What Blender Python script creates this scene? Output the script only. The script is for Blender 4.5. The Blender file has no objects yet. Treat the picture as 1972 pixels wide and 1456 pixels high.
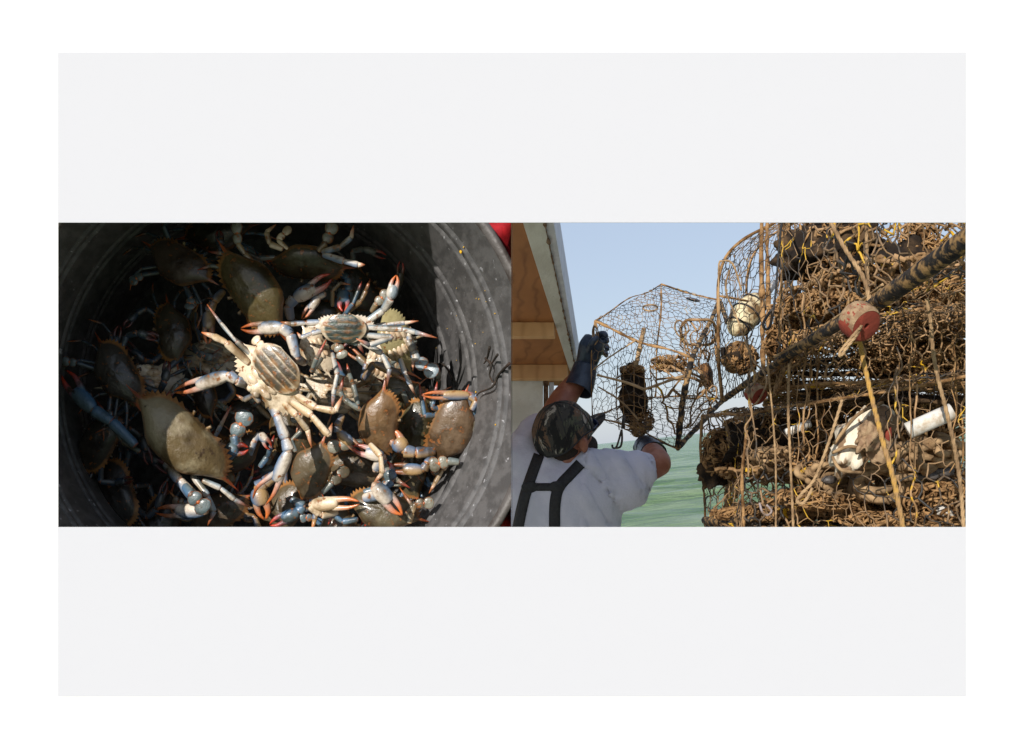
import bpy, bmesh, math, random
from mathutils import Vector, Matrix, noise
R_ = random.Random(7)
sc = bpy.context.scene
COL = sc.collection

# ------------------------------------------------------------------ camera, sky, sun
# everything is laid out in an upright frame and the whole boat is rolled at the end
ROLL = Matrix.Rotation(math.atan(0.104), 4, 'Y')
cam = bpy.data.cameras.new('camera'); camo = bpy.data.objects.new('camera', cam); COL.objects.link(camo)
cam.sensor_width = 36; cam.lens = 36; cam.shift_y = 144/1972; cam.clip_start = 0.02; cam.clip_end = 20000
camo.matrix_world = ROLL @ Matrix.Rotation(math.radians(90), 4, 'X')
sc.camera = camo
SUN = Vector((-0.47, -1.0, 0.41)).normalized()
SW = (ROLL.to_3x3() @ SUN).normalized()
w = bpy.data.worlds.new('World'); sc.world = w; w.use_nodes = True
nt = w.node_tree; nt.nodes.clear()
sky = nt.nodes.new('ShaderNodeTexSky'); sky.sky_type = 'NISHITA'; sky.sun_disc = False
sky.sun_elevation = math.asin(SW.z); sky.sun_rotation = math.atan2(SW.x, SW.y)
sky.air_density = 1.0; sky.dust_density = 0.6; sky.ozone_density = 1.5
bg = nt.nodes.new('ShaderNodeBackground'); bg.inputs[1].default_value = 0.13
ow = nt.nodes.new('ShaderNodeOutputWorld')
hz = nt.nodes.new('ShaderNodeMix'); hz.data_type = 'RGBA'; hz.inputs[0].default_value = .72; hz.inputs[7].default_value = (4.05, 4.65, 5.85, 1)   # milky summer sky
nt.links.new(sky.outputs[0], hz.inputs[6]); nt.links.new(hz.outputs[2], bg.inputs[0]); nt.links.new(bg.outputs[0], ow.inputs[0])
sl = bpy.data.lights.new('sun', 'SUN'); sl.energy = 4.9; sl.angle = math.radians(0.5); sl.color = (1.0, 0.94, 0.865)
so = bpy.data.objects.new('sun', sl); COL.objects.link(so)
so.rotation_euler = (-SW).to_track_quat('-Z', 'Y').to_euler(); so.location = (0, 0, 5)
sc.view_settings.view_transform = 'Standard'; sc.view_settings.look = 'None'
sc.view_settings.exposure = 0.0; sc.view_settings.gamma = 1.0

def P(px, py, Y): return Vector(((px-986)/1972*Y, Y, (872-py)/1972*Y))
CAM = Vector((0, -1, 0))

# ------------------------------------------------------------------ materials
def mat(name, c1, c2=None, scale=8.0, rough=0.6, spec=0.5, bump=0.0, bscale=None, lo=0.4, hi=0.6, c3=None, s3=None, lo3=.6, hi3=.65, metal=0.0, vcol=False, stretch=None, coat=0.0, detail=6, sss=0):
    m = bpy.data.materials.new(name); m.use_nodes = True; t = m.node_tree; n = t.nodes; L = t.links
    b = n['Principled BSDF']; b.inputs['Roughness'].default_value = rough; b.inputs['Specular IOR Level'].default_value = spec
    b.inputs['Metallic'].default_value = metal; b.inputs['Coat Weight'].default_value = coat; b.inputs['Coat Roughness'].default_value = .15
    tc = n.new('ShaderNodeTexCoord'); vec = tc.outputs['Object']
    if stretch:
        mp = n.new('ShaderNodeMapping'); mp.inputs['Scale'].default_value = stretch; L.new(vec, mp.inputs[0]); vec = mp.outputs[0]
    def nz(s, d=detail):
        x = n.new('ShaderNodeTexNoise'); x.inputs['Scale'].default_value = s; x.inputs['Detail'].default_value = d; x.inputs['Roughness'].default_value = .6
        L.new(vec, x.inputs['Vector']); return x
    def ramp(src, a, z):
        r = n.new('ShaderNodeMapRange'); r.interpolation_type = 'SMOOTHSTEP'; r.inputs[1].default_value = a; r.inputs[2].default_value = z; L.new(src, r.inputs[0]); return r.outputs[0]
    def mix(f, a, c, mode='MIX'):
        x = n.new('ShaderNodeMix'); x.data_type = 'RGBA'; x.blend_type = mode
        if isinstance(f, float): x.inputs[0].default_value = f
        else: L.new(f, x.inputs[0])
        for k, v in ((6, a), (7, c)):
            if isinstance(v, tuple): x.inputs[k].default_value = (*v, 1)
            else: L.new(v, x.inputs[k])
        return x.outputs[2]
    if vcol:
        a = n.new('ShaderNodeAttribute'); a.attribute_name = 'Col'; base = a.outputs['Color']
        if c2: base = mix(ramp(nz(scale).outputs[0], lo, hi), base, mix(1.0, base, c2, 'MULTIPLY'))
    elif c2: base = mix(ramp(nz(scale).outputs[0], lo, hi), c1, c2)
    else: base = c1
    if c3: base = mix(ramp(nz(s3 or scale*3).outputs[0], lo3, hi3), base, c3)
    if isinstance(base, tuple): b.inputs['Base Color'].default_value = (*base, 1)
    else: L.new(base, b.inputs['Base Color'])
    if bump:
        bp = n.new('ShaderNodeBump'); bp.inputs['Strength'].default_value = bump; bp.inputs['Distance'].default_value = 1.0/(bscale or scale)*.5
        L.new(nz(bscale or scale*2).outputs[0], bp.inputs['Height']); L.new(bp.outputs[0], b.inputs['Normal'])
    if sss: b.inputs['Subsurface Weight'].default_value = sss; b.inputs['Subsurface Radius'].default_value = (.01, .004, .002)
    return m
M = {}
M['white_card'] = mat('white_card', (.92, .92, .92), rough=.9, spec=0)
M['grey_card'] = mat('grey_card', (.524, .527, .56), rough=.9, spec=0)
M['black_card'] = mat('black_card', (.03, .03, .03), rough=.9, spec=0)
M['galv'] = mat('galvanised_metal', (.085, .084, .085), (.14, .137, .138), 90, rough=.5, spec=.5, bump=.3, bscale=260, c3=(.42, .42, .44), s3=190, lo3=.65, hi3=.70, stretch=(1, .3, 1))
M['galv_rim'] = mat('galvanised_rim', (.10, .09, .085), (.05, .04, .035), 60, rough=.5, bump=.3, bscale=150)
M['red_cloth'] = mat('red_cloth', (.5, .012, .015), (.3, .006, .01), 30, rough=.6, bump=.2, bscale=60)
M['shell'] = mat('crab_shell', None, (.42, .36, .28), 42, rough=.33, spec=.5, bump=.4, bscale=240, lo=.46, hi=.64, vcol=True, coat=.35, c3=(.27, .10, .028), s3=170, lo3=.58, hi3=.68)
M['shell_pale'] = mat('pale_crab_shell', None, (.5, .42, .30), 30, rough=.38, spec=.5, bump=.5, bscale=180, lo=.44, hi=.6, vcol=True, coat=.3, c3=(.05, .028, .014), s3=38, lo3=.62, hi3=.68)
M['twig'] = mat('twig', (.05, .03, .02), (.02, .015, .01), 80, rough=.8)
M['yellow_fleck'] = mat('yellow_fleck', (.75, .42, .01), rough=.6)
M['wire'] = mat('vinyl_wire', (.20, .115, .05), (.40, .25, .13), 14, rough=.85, bump=.6, bscale=150, c3=(.62, .36, .02), s3=9, lo3=.60, hi3=.64)
M['wire_clean'] = mat('clean_wire', (.03, .028, .026), (.24, .15, .08), 7, rough=.6, bump=.4, bscale=150, lo=.44, hi=.56, c3=(.5, .32, .06), s3=13, lo3=.60, hi3=.66)
M['silver'] = mat('silver_wire', (.45, .45, .47), (.2, .17, .14), 60, rough=.35, metal=.5)
M['mud'] = mat('mud_growth', (.11, .055, .022), (.40, .235, .105), 22, rough=.95, bump=1.0, bscale=90, lo=.35, hi=.6)
M['dark_mud'] = mat('dark_growth', (.018, .013, .010), (.10, .06, .03), 16, rough=.9, bump=1.0, bscale=70, lo=.42, hi=.68)
M['rope'] = mat('muddy_rope', (.22, .14, .075), (.42, .28, .15), 22, rough=.9, bump=.8, bscale=260)
M['yellow_rope'] = mat('yellow_rope', (.33, .20, .09), (.46, .27, .07), 45, rough=.9, bump=.9, bscale=220)
M['pipe'] = mat('black_pipe', (.010, .010, .012), (.035, .03, .026), 40, rough=.75, spec=.2, bump=.6, bscale=120, c3=(.33, .20, .085), s3=48, lo3=.46, hi3=.60)
M['red_foam'] = mat('red_foam', (.30, .062, .038), (.20, .04, .026), 20, rough=.85, spec=.2, bump=.5, bscale=150, c3=(.27, .15, .09), s3=40, lo3=.62, hi3=.72)
M['crust'] = mat('mud_crust', (.24, .15, .09), (.36, .25, .15), 60, rough=.95, bump=1, bscale=200)
M['white_plastic'] = mat('white_plastic', (.72, .64, .50), (.20, .12, .06), 16, rough=.7, bump=.5, bscale=60, lo=.47, hi=.54, stretch=(1, 1, .5))
M['pvc'] = mat('white_pvc', (.70, .68, .63), (.42, .33, .23), 22, rough=.5, lo=.5, hi=.68)
for k_ in ('mud', 'dark_mud', 'wire', 'rope', 'yellow_rope', 'crust'): M[k_].node_tree.nodes['Principled BSDF'].inputs['Specular IOR Level'].default_value = .15
M['clip'] = mat('grey_plastic', (.34, .29, .30), (.2, .14, .1), 40, rough=.5)
M['jug'] = mat('dirty_jug', (.68, .58, .36), (.20, .12, .05), 14, rough=.6, lo=.44, hi=.54, bump=.5, bscale=40)
M['cork'] = mat('orange_bark', (.22, .10, .03), (.05, .025, .012), 25, rough=.9, bump=.8, bscale=60)
M['white_paint'] = mat('chipped_white_paint', (.72, .71, .66), (.6, .58, .52), 9, rough=.7, bump=.3, bscale=50, c3=(.10, .055, .03), s3=11, lo3=.66, hi3=.69, stretch=(1, .35, 1))
M['fascia_side'] = mat('painted_fascia_edge', (.70, .72, .78), (.6, .62, .68), 20, rough=.6, bump=.2, bscale=60)
M['rust'] = mat('bare_brown_edge', (.12, .06, .03), (.25, .16, .1), 60, rough=.9, bump=.8, bscale=120)

def wood(name, a, b, rot=(0, 0, 0), sc_=3.0, dist=6):
    m = mat(name, a, rough=.7, spec=.3); t = m.node_tree; n = t.nodes; L = t.links; bs = n['Principled BSDF']
    tc = n.new('ShaderNodeTexCoord'); mp = n.new('ShaderNodeMapping'); mp.inputs['Rotation'].default_value = rot; mp.inputs['Scale'].default_value = (1, .35, 1)
    L.new(tc.outputs['Object'], mp.inputs[0])
    wv = n.new('ShaderNodeTexWave'); wv.inputs['Scale'].default_value = sc_; wv.inputs['Distortion'].default_value = dist; wv.inputs['Detail'].default_value = 3; wv.inputs['Detail Scale'].default_value = 1.2
    L.new(mp.outputs[0], wv.inputs['Vector'])
    ns = n.new('ShaderNodeTexNoise'); ns.inputs['Scale'].default_value = 9; ns.inputs['Detail'].default_value = 8; L.new(mp.outputs[0], ns.inputs['Vector'])
    pw = n.new('ShaderNodeMath'); pw.operation = 'POWER'; pw.inputs[1].default_value = 5; L.new(wv.outputs[1], pw.inputs[0])
    ad = n.new('ShaderNodeMath'); ad.operation = 'MULTIPLY_ADD'; ad.inputs[1].default_value = .45; L.new(pw.outputs[0], ad.inputs[0])
    sb = n.new('ShaderNodeMath'); sb.operation = 'MULTIPLY_ADD'; sb.inputs[1].default_value = 1.6; sb.inputs[2].default_value = -.6; L.new(ns.outputs[0], sb.inputs[0]); L.new(sb.outputs[0], ad.inputs[2])
    x = n.new('ShaderNodeMix'); x.data_type = 'RGBA'; x.inputs[6].default_value = (*a, 1); x.inputs[7].default_value = (*b, 1); L.new(ad.outputs[0], x.inputs[0]); L.new(x.outputs[2], bs.inputs['Base Color'])
    return m
M['plywood'] = wood('plywood', (.46, .19, .065), (.22, .085, .03), sc_=5, dist=14)
M['joist'] = wood('joist_wood', (.72, .42, .2), (.5, .27, .12), sc_=5, dist=3)
M['deck_wood'] = wood('deck_wood', (.4, .38, .34), (.25, .22, .2))

M['skin'] = mat('tanned_skin', (.36, .145, .085), (.27, .095, .055), 20, rough=.5, bump=.15, bscale=300, sss=.1)
M['shirt'] = mat('grey_shirt', (.60, .60, .70), (.52, .53, .62), 6, rough=.9, spec=.2, bump=.25, bscale=16)
M['strap'] = mat('black_strap', (.012, .012, .014), (.02, .02, .022), 120, rough=.7, bump=.3, bscale=500)
M['glove'] = mat('navy_glove', (.016, .026, .05), (.03, .045, .075), 25, rough=.32, bump=.35, bscale=45, c3=(.16, .13, .12), s3=30, lo3=.66, hi3=.75)
M['hair'] = mat('dark_hair', (.02, .012, .008), (.035, .02, .014), 200, rough=.8, bump=.8, bscale=500)
M['steel'] = mat('dark_steel', (.03, .03, .03), (.1, .07, .05), 60, rough=.5, metal=.4)
M['wader'] = mat('dark_waders', (.02, .022, .02), (.03, .03, .03), 20, rough=.6)
M['mesh_foam'] = mat('spectacle_plastic', (.01, .02, .06), rough=.3)
m = mat('camo_cloth', (.02, .02, .018), rough=.9, bump=.3, bscale=500); M['camo'] = m
t = m.node_tree; n = t.nodes; L = t.links
tc = n.new('ShaderNodeTexCoord'); prev = None
for k, (c, s, lo, off) in enumerate([((.13, .075, .045), 9, .53, 0), ((.075, .08, .05), 11, .55, 5), ((.34, .31, .26), 16, .585, 11), ((.008, .008, .008), 12, .52, 17)]):
    mp = n.new('ShaderNodeMapping'); mp.inputs['Location'].default_value = (off, off, off); mp.inputs['Scale'].default_value = (1.6, 1, .8); L.new(tc.outputs['Object'], mp.inputs[0])
    ns = n.new('ShaderNodeTexNoise'); ns.inputs['Scale'].default_value = s; ns.inputs['Detail'].default_value = 5; ns.inputs['Roughness'].default_value = .7; ns.inputs['Distortion'].default_value = .6; L.new(mp.outputs[0], ns.inputs[0])
    mr = n.new('ShaderNodeMapRange'); mr.inputs[1].default_value = lo; mr.inputs[2].default_value = lo+.03; L.new(ns.outputs[0], mr.inputs[0])
    x = n.new('ShaderNodeMix'); x.data_type = 'RGBA'; L.new(mr.outputs[0], x.inputs[0])
    if prev: L.new(prev, x.inputs[6])
    else: x.inputs[6].default_value = (.045, .042, .036, 1)
    x.inputs[7].default_value = (*c, 1); prev = x.outputs[2]
L.new(prev, n['Principled BSDF'].inputs['Base Color'])

# ------------------------------------------------------------------ mesh builder
def catmull(pts, k):
    if k < 2 or len(pts) < 3: return list(pts), [i/(max(1, len(pts)-1)) for i in range(len(pts))]
    out = []; ts = []; n_ = len(pts)-1
    for i in range(n_):
        p0 = pts[max(i-1, 0)]; p1 = pts[i]; p2 = pts[i+1]; p3 = pts[min(i+2, n_)]
        for j in range(k):
            u = j/k; u2 = u*u; u3 = u2*u
            out.append(.5*((2*p1)+(p2-p0)*u+(2*p0-5*p1+4*p2-p3)*u2+(3*p1-p0-3*p2+p3)*u3)); ts.append((i+u)/n_)
    out.append(pts[-1].copy()); ts.append(1.0); return out, ts
class MB:
    def __init__(s): s.v = []; s.f = []; s.c = []
    def add(s, vs, fs, col=(1, 1, 1)):
        o = len(s.v); s.v += vs; s.f += [tuple(i+o for i in f) for f in fs]
        s.c += col if isinstance(col, list) else [col]*len(vs)
    def tube(s, pts, rad, sides=6, k=1, col=(1, 1, 1), nrm=None, flat=1.0, caps=True, closed=False):
        """rad: number, list or f(t); col: tuple or f(t, angle); nrm+flat: squashed along nrm"""
        P_, ts = catmull([Vector(p) for p in pts], k); n_ = len(P_); vs = []; cs = []
        up = Vector(nrm) if nrm is not None else None; prev = None
        for i, p in enumerate(P_):
            d = (P_[min(i+1, n_-1)]-P_[max(i-1, 0)])
            if d.length < 1e-9: d = Vector((0, 0, 1))
            d.normalize()
            if up is not None: a = up-d*up.dot(d)
            elif prev is not None: a = prev-d*prev.dot(d)
            else: a = d.orthogonal()
            if a.length < 1e-6: a = d.orthogonal()
            a.normalize(); prev = a; b = d.cross(a); t_ = ts[i]
            r = rad(t_) if callable(rad) else (rad if isinstance(rad, (int, float)) else rad[min(len(rad)-1, int(t_*(len(rad)-1)))]*(1-(t_*(len(rad)-1))%1)+rad[min(len(rad)-1, int(t_*(len(rad)-1))+1)]*((t_*(len(rad)-1))%1))
            for j in range(sides):
                an = 2*math.pi*j/sides
                vs.append(p+a*(math.cos(an)*r*flat)+b*(math.sin(an)*r)); cs.append(col(t_, an) if callable(col) else col)
        fs = []
        for i in range(n_-1):
            for j in range(sides):
                j2 = (j+1) % sides; fs.append((i*sides+j, i*sides+j2, (i+1)*sides+j2, (i+1)*sides+j))
        if caps: fs.append(tuple(range(sides-1, -1, -1))); fs.append(tuple((n_-1)*sides+j for j in range(sides)))
        s.add(vs, fs, cs)
    def ball(s, c, r, col=(1, 1, 1), nu=8, nv=6, axes=None, jit=0, seed=0):
        c = Vector(c); vs = []; fs = []; r = r if isinstance(r, (tuple, list)) else (r, r, r)
        A = axes or (Vector((1, 0, 0)), Vector((0, 1, 0)), Vector((0, 0, 1)))
        for i in range(nv+1):
            th = math.pi*i/nv
            for j in range(nu):
                ph = 2*math.pi*j/nu; q = Vector((math.sin(th)*math.cos(ph), math.sin(th)*math.sin(ph), math.cos(th)))
                g = 1+jit*noise.noise(q*2.3+Vector((seed, seed*1.7, 0))) if jit else 1
                vs.append(c+(A[0]*q.x*r[0]+A[1]*q.y*r[1]+A[2]*q.z*r[2])*g)
        for i in range(nv):
            for j in range(nu): j2 = (j+1) % nu; fs.append((i*nu+j, (i+1)*nu+j, (i+1)*nu+j2, i*nu+j2))
        s.add(vs, fs, col)
    def hexa(s, c, col=(1, 1, 1)):   # 8 corners: 0-3 one face, 4-7 the opposite
        s.add([Vector(p) for p in c], [(0, 3, 2, 1), (4, 5, 6, 7), (0, 1, 5, 4), (1, 2, 6, 5), (2, 3, 7, 6), (3, 0, 4, 7)], col)
    def box(s, a, b): 
        (x0, y0, z0), (x1, y1, z1) = a, b
        s.hexa([(x0, y0, z0), (x1, y0, z0), (x1, y1, z0), (x0, y1, z0), (x0, y0, z1), (x1, y0, z1), (x1, y1, z1), (x0, y1, z1)])
    def build(s, name, m, parent=None, smooth=True, vcol=False, remesh=None, sm=0, sub=0, bev=0):
        me = bpy.data.meshes.new(name); me.from_pydata([tuple(v) for v in s.v], [], s.f)
        bm = bmesh.new(); bm.from_mesh(me); bmesh.ops.recalc_face_normals(bm, faces=bm.faces); bm.to_mesh(me); bm.free()
        if vcol:
            a = me.color_attributes.new('Col', 'FLOAT_COLOR', 'POINT'); buf = []
            for c in s.c: buf += [c[0], c[1], c[2], 1.0]
            a.data.foreach_set('color', buf)
        o = bpy.data.objects.new(name, me); COL.objects.link(o)
        if remesh or sub or bev:
            if remesh: md = o.modifiers.new('r', 'REMESH'); md.mode = 'VOXEL'; md.voxel_size = remesh
            if bev: md = o.modifiers.new('b', 'BEVEL'); md.width = bev; md.segments = 2
            if sub: md = o.modifiers.new('s', 'SUBSURF'); md.levels = sub; md.render_levels = sub
            if sm: md = o.modifiers.new('m', 'SMOOTH'); md.factor = .5; md.iterations = sm
            dg = bpy.context.evaluated_depsgraph_get(); me2 = bpy.data.meshes.new_from_object(o.evaluated_get(dg)); o.modifiers.clear(); o.data = me2; me2.name = name
        o.data.materials.clear(); o.data.materials.append(m)
        if smooth: o.data.polygons.foreach_set('use_smooth', [True]*len(o.data.polygons))
        if parent: o.parent = parent; shift(o, parent.location+(parent.parent.location if parent.parent else Vector((0, 0, 0))))
        return o
def shift(o, c):
    o.data.transform(Matrix.Translation(-Vector(c)))
def thing(name, label, cat, loc, group=None):
    o = bpy.data.objects.new(name, None); COL.objects.link(o); o.location = loc; o.empty_display_size = .05
    o['label'] = label; o['category'] = cat
    if group: o['group'] = group
    return o
def tag(o, label, cat, group=None):
    o['label'] = label; o['category'] = cat
    if group: o['group'] = group
    vs = o.data.vertices; n_ = len(vs); c = Vector((0, 0, 0))
    for v in vs: c += v.co
    c /= n_; shift(o, c); o.location = c
    return o

# ------------------------------------------------------------------ sea
def sea():
    vs = []; fs = []; H = 2.2
    rows = [-600, -60, -10, 0] + [4*1.017**i for i in range(1, 460)]; nx = 170
    for j, y in enumerate(rows):
        wd = max(40, abs(y)*1.1+20)
        for i in range(nx+1):
            x = (i/nx-.5)*2*wd
            a = min(1, 60/(abs(y)+1)) if y > 3 else 0
            q = Vector((x*.22+y*.06, y*.62, 0))
            z = a*1.5*(.34*noise.noise(q*.3)+.20*noise.noise(q*.75+Vector((7, 3, 0)))+.09*noise.noise(q*1.9))
            vs.append(Vector((x, y, .104*x-H+z)))
    for j in range(len(rows)-1):
        for i in range(nx): a = j*(nx+1)+i; fs.append((a, a+1, a+nx+2, a+nx+1))
    b = MB(); b.add(vs, fs)
    m = bpy.data.materials.new('sea_water'); m.use_nodes = True; t = m.node_tree; n = t.nodes; L = t.links; bs = n['Principled BSDF']
    bs.inputs['Roughness'].default_value = .22; bs.inputs['IOR'].default_value = 1.33; bs.inputs['Specular IOR Level'].default_value = .5
    tc = n.new('ShaderNodeTexCoord'); mp = n.new('ShaderNodeMapping'); mp.inputs['Scale'].default_value = (.35, 1, 1); L.new(tc.outputs['Object'], mp.inputs[0])
    n1 = n.new('ShaderNodeTexNoise'); n1.inputs['Scale'].default_value = .75; n1.inputs['Detail'].default_value = 5; L.new(mp.outputs[0], n1.inputs[0])
    r = n.new('ShaderNodeMapRange'); r.inputs[1].default_value = .35; r.inputs[2].default_value = .65; L.new(n1.outputs[0], r.inputs[0])
    x = n.new('ShaderNodeMix'); x.data_type = 'RGBA'; x.inputs[6].default_value = (.085, .19, .05, 1); x.inputs[7].default_value = (.27, .37, .20, 1)
    L.new(r.outputs[0], x.inputs[0]); L.new(x.outputs[2], bs.inputs['Base Color'])
    n2 = n.new('ShaderNodeTexNoise'); n2.inputs['Scale'].default_value = 1.3; n2.inputs['Detail'].default_value = 8; n2.inputs['Roughness'].default_value = .65; L.new(mp.outputs[0], n2.inputs[0])
    bp = n.new('ShaderNodeBump'); bp.inputs['Strength'].default_value = 1; bp.inputs['Distance'].default_value = .8; L.new(n2.outputs[0], bp.inputs['Height']); L.new(bp.outputs[0], bs.inputs['Normal'])
    o = b.build('sea', m); o['kind'] = 'structure'
sea()

# ------------------------------------------------------------------ page border, added as a board with two windows
YB = 0.3
def board():
    t = thing('page_border', 'white page border added as a display board, with light grey panels above and below its two wide windows', 'display board', P(986, 1500, YB))
    def px(p, q, Y=YB, dy=0): v = P(p, q, Y); return Vector((v.x, Y+dy, v.z))
    x0, x1, z0, z1 = px(112, 0).x, px(1860, 0).x, px(0, 1015).z, px(0, 429).z
    X0, X1, Z0, Z1 = px(-60, 0).x, px(2032, 0).x, px(0, 1516).z, px(0, -50).z
    e = .0012; g = .004    # undercut edge
    b = MB(); f = YB; k = YB+e
    o = [(X0, f, Z0), (X1, f, Z0), (X1, f, Z1), (X0, f, Z1)]; i_ = [(x0, f, z0), (x1, f, z0), (x1, f, z1), (x0, f, z1)]
    ob = [(X0, k, Z0), (X1, k, Z0), (X1, k, Z1), (X0, k, Z1)]; ib = [(x0-g, k, z0-g), (x1+g, k, z0-g), (x1+g, k, z1+g), (x0-g, k, z1+g)]
    vs = [Vector(q) for q in o+i_+ob+ib]; fs = []
    for j in range(4):
        j2 = (j+1) % 4; fs += [(j, j2, 4+j2, 4+j), (8+j, 12+j, 12+j2, 8+j2), (j, 8+j, 8+j2, j2), (4+j, 4+j2, 12+j2, 12+j)]
    b.add(vs, fs); b.build('board', M['white_card'], t, smooth=False)
    for (a, c) in ((101, 429), (1015, 1341)):
        za, zc = px(0, c).z, px(0, a).z; b = MB()
        d = .0003
        A = [(x0, f-d, za), (x1, f-d, za), (x1, f-d, zc), (x0, f-d, zc)]; B = [(x0+.0002, f+.0003, za+.0002), (x1-.0002, f+.0003, za+.0002), (x1-.0002, f+.0003, zc-.0002), (x0+.0002, f+.0003, zc-.0002)]
        b.hexa(A+B); b.build('grey_panel', M['grey_card'], t, smooth=False)
    b = MB(); th = .00006
    za, zc = .30, -.145
    b.hexa([(-th, YB+.0002, P(0, 1020, YB).z), (th, YB+.0002, P(0, 1020, YB).z), (th, 1.33, P(0, 1060, 1.33).z), (-th, 1.33, P(0, 1060, 1.33).z),
            (-th, YB+.0002, P(0, 424, YB).z), (th, YB+.0002, P(0, 424, YB).z), (th, 1.33, P(0, 400, 1.33).z), (-th, 1.33, P(0, 400, 1.33).z)])
    b.build('divider', M['black_card'], t, smooth=False)
board()

# ------------------------------------------------------------------ galvanised can
YR = .80; YBOT = 1.27
def can_axis(Y):   # centre of the can at a depth
    c0 = P(520, 740, YR); c1 = P(505, 755, 1.25); t_ = (Y-YR)/(1.25-YR); c = c0.lerp(c1, t_); return c.x, c.z
def can_r(Y):
    r = .2055-(Y-YR)*.034
    for yc in (.872, .893, .978, 1.000, 1.085, 1.107): r += .0040*max(0, 1-abs((Y-yc)/.0062)**2.5)
    return r
def can():
    t = thing('metal_can', 'dented dark galvanised can with ribbed wall holding the heap of crabs', 'metal can', (-.2, YBOT, -.1))
    ns = 220
    def surf(ys, roff, name, m, th=.0012):
        b = MB(); vs = []
        for y, ro in zip(ys, roff):
            cx, cz = can_axis(y)
            for j in range(ns):
                a = 2*math.pi*j/ns; r = can_r(y)+ro+.0012*noise.noise(Vector((math.cos(a)*1.5, math.sin(a)*1.5, y*4)))
                vs.append(Vector((cx+r*math.cos(a), y, cz+r*math.sin(a))))
        fs = []
        for i in range(len(ys)-1):
            for j in range(ns): j2 = (j+1) % ns; fs.append((i*ns+j, i*ns+j2, (i+1)*ns+j2, (i+1)*ns+j))
        b.add(vs, fs); me = bpy.data.meshes.new('tmp'); me.from_pydata([tuple(v) for v in vs], [], fs)
        bm = bmesh.new(); bm.from_mesh(me)
        bmesh.ops.bisect_plane(bm, geom=bm.verts[:]+bm.edges[:]+bm.faces[:], plane_co=(-.0006, 0, 0), plane_no=(1, 0, 0), clear_outer=True)
        b2 = MB(); bm.verts.index_update(); b2.add([v.co.copy() for v in bm.verts], [tuple(v.index for v in f.verts) for f in bm.faces]); bm.free()
        return b2.build(name, m, t)
    ys = [YR+.0015*i for i in range(0, 314)]
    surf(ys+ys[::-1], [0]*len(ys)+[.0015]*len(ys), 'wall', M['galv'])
    ry = []; rr = []
    for i in range(13): a = 2*math.pi*i/12; ry.append(YR-.002+.0042*math.sin(a)); rr.append(.0016-.0042*math.cos(a))
    surf(ry, rr, 'rim', M['galv_rim'])
    b = MB(); cx, cz = can_axis(YBOT); vs = [Vector((cx, YBOT-.003, cz))]
    for j in range(96): a = 2*math.pi*j/96; vs.append(Vector((min(-.001, cx+(can_r(YBOT)+.001)*math.cos(a)), YBOT-.003, cz+(can_r(YBOT)+.001)*math.sin(a))))
    b.add(vs, [(0, 1+j, 1+(j+1) % 96) for j in range(96)]); b.build('bottom', M['galv'], t)
    # red cloth outside the rim
    b = MB(); vs = []; fs = []; na, nr = 60, 10
    for i in range(na+1):
        a = math.radians(-60+120*i/na)
        for j in range(nr+1):
            u = j/nr; Y = .825+.05*u+.006*math.sin(a*40+u*3); cx, cz = can_axis(Y); r = can_r(Y)+.010+.09*u+.006*(1+math.sin(a*34+2*u))*u
            vs.append(Vector((min(-.0008, cx+r*math.cos(a)), Y+.01*noise.noise(Vector((a*3, u*2, 0))), cz+r*math.sin(a))))
    for i in range(na):
        for j in range(nr): a = i*(nr+1)+j; fs.append((a, a+1, a+nr+2, a+nr+1))
    b.add(vs, fs); tag(b.build('cloth', M['red_cloth']), 'red folded cloth showing beyond the rim of the metal can', 'cloth')
can()
def wallpt(px_, py_, lift=.002):
    # point on the can wall seen at a pixel
    lo, hi = YR, YBOT
    for _ in range(30):
        Y = (lo+hi)/2; p = P(px_, py_, Y); cx, cz = can_axis(Y)
        if math.hypot(p.x-cx, p.z-cz) < can_r(Y)-lift: lo = Y
        else: hi = Y
    return P(px_, py_, lo)
for pts, lab in (([(943, 668), (938, 690), (932, 700)], 'short frayed dark stem stuck on the upper right of the ribbed can wall'),
                 ([(981, 700), (960, 722), (948, 745), (925, 755), (918, 762)], 'long bent dark twig beside the brown crab on the right of the can'),
                 ([(935, 690), (946, 703), (943, 722), (949, 736)], 'thin curled twig hanging below the frayed stem on the can wall'),
                 ([(836, 705), (850, 700), (862, 712), (870, 730)], 'thin arched twig on the can wall next to the flat paddle of a pale crab'),
                 ([(958, 683), (950, 695), (943, 705)], 'small straight twig crossing the curled twig on the can wall')):
    b = MB(); b.tube([wallpt(*p, .004) for p in pts], lambda t_: .0011*(1.2-t_*.6), 5, 5); tag(b.build('twig', M['twig']), lab, 'twig', 'twigs on the can wall')
b = MB()
for (x, y, r) in ((888, 485, 3.2), (893, 476, 1.6), (879, 555, 1), (934, 560, 1), (922, 576, 1.4), (953, 604, 1.5), (879, 608, .9), (917, 575, 1), (936, 581, 1), (879, 694, 1), (861, 633, 1), (974, 521, 1.1), (916, 755, 2), (954, 818, 1.6), (848, 738, 1), (840, 670, .8), (915, 662, 1.1), (930, 640, .8)):
    p = wallpt(x, y, .0012); b.ball(p, (r*.00042, r*.0003, r*.00042), nu=6, nv=4, jit=.8, seed=x)
o = tag(b.build('debris', M['yellow_fleck']), 'tiny yellow flecks scattered over the right wall of the metal can', 'flecks'); o['kind'] = 'stuff'

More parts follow.
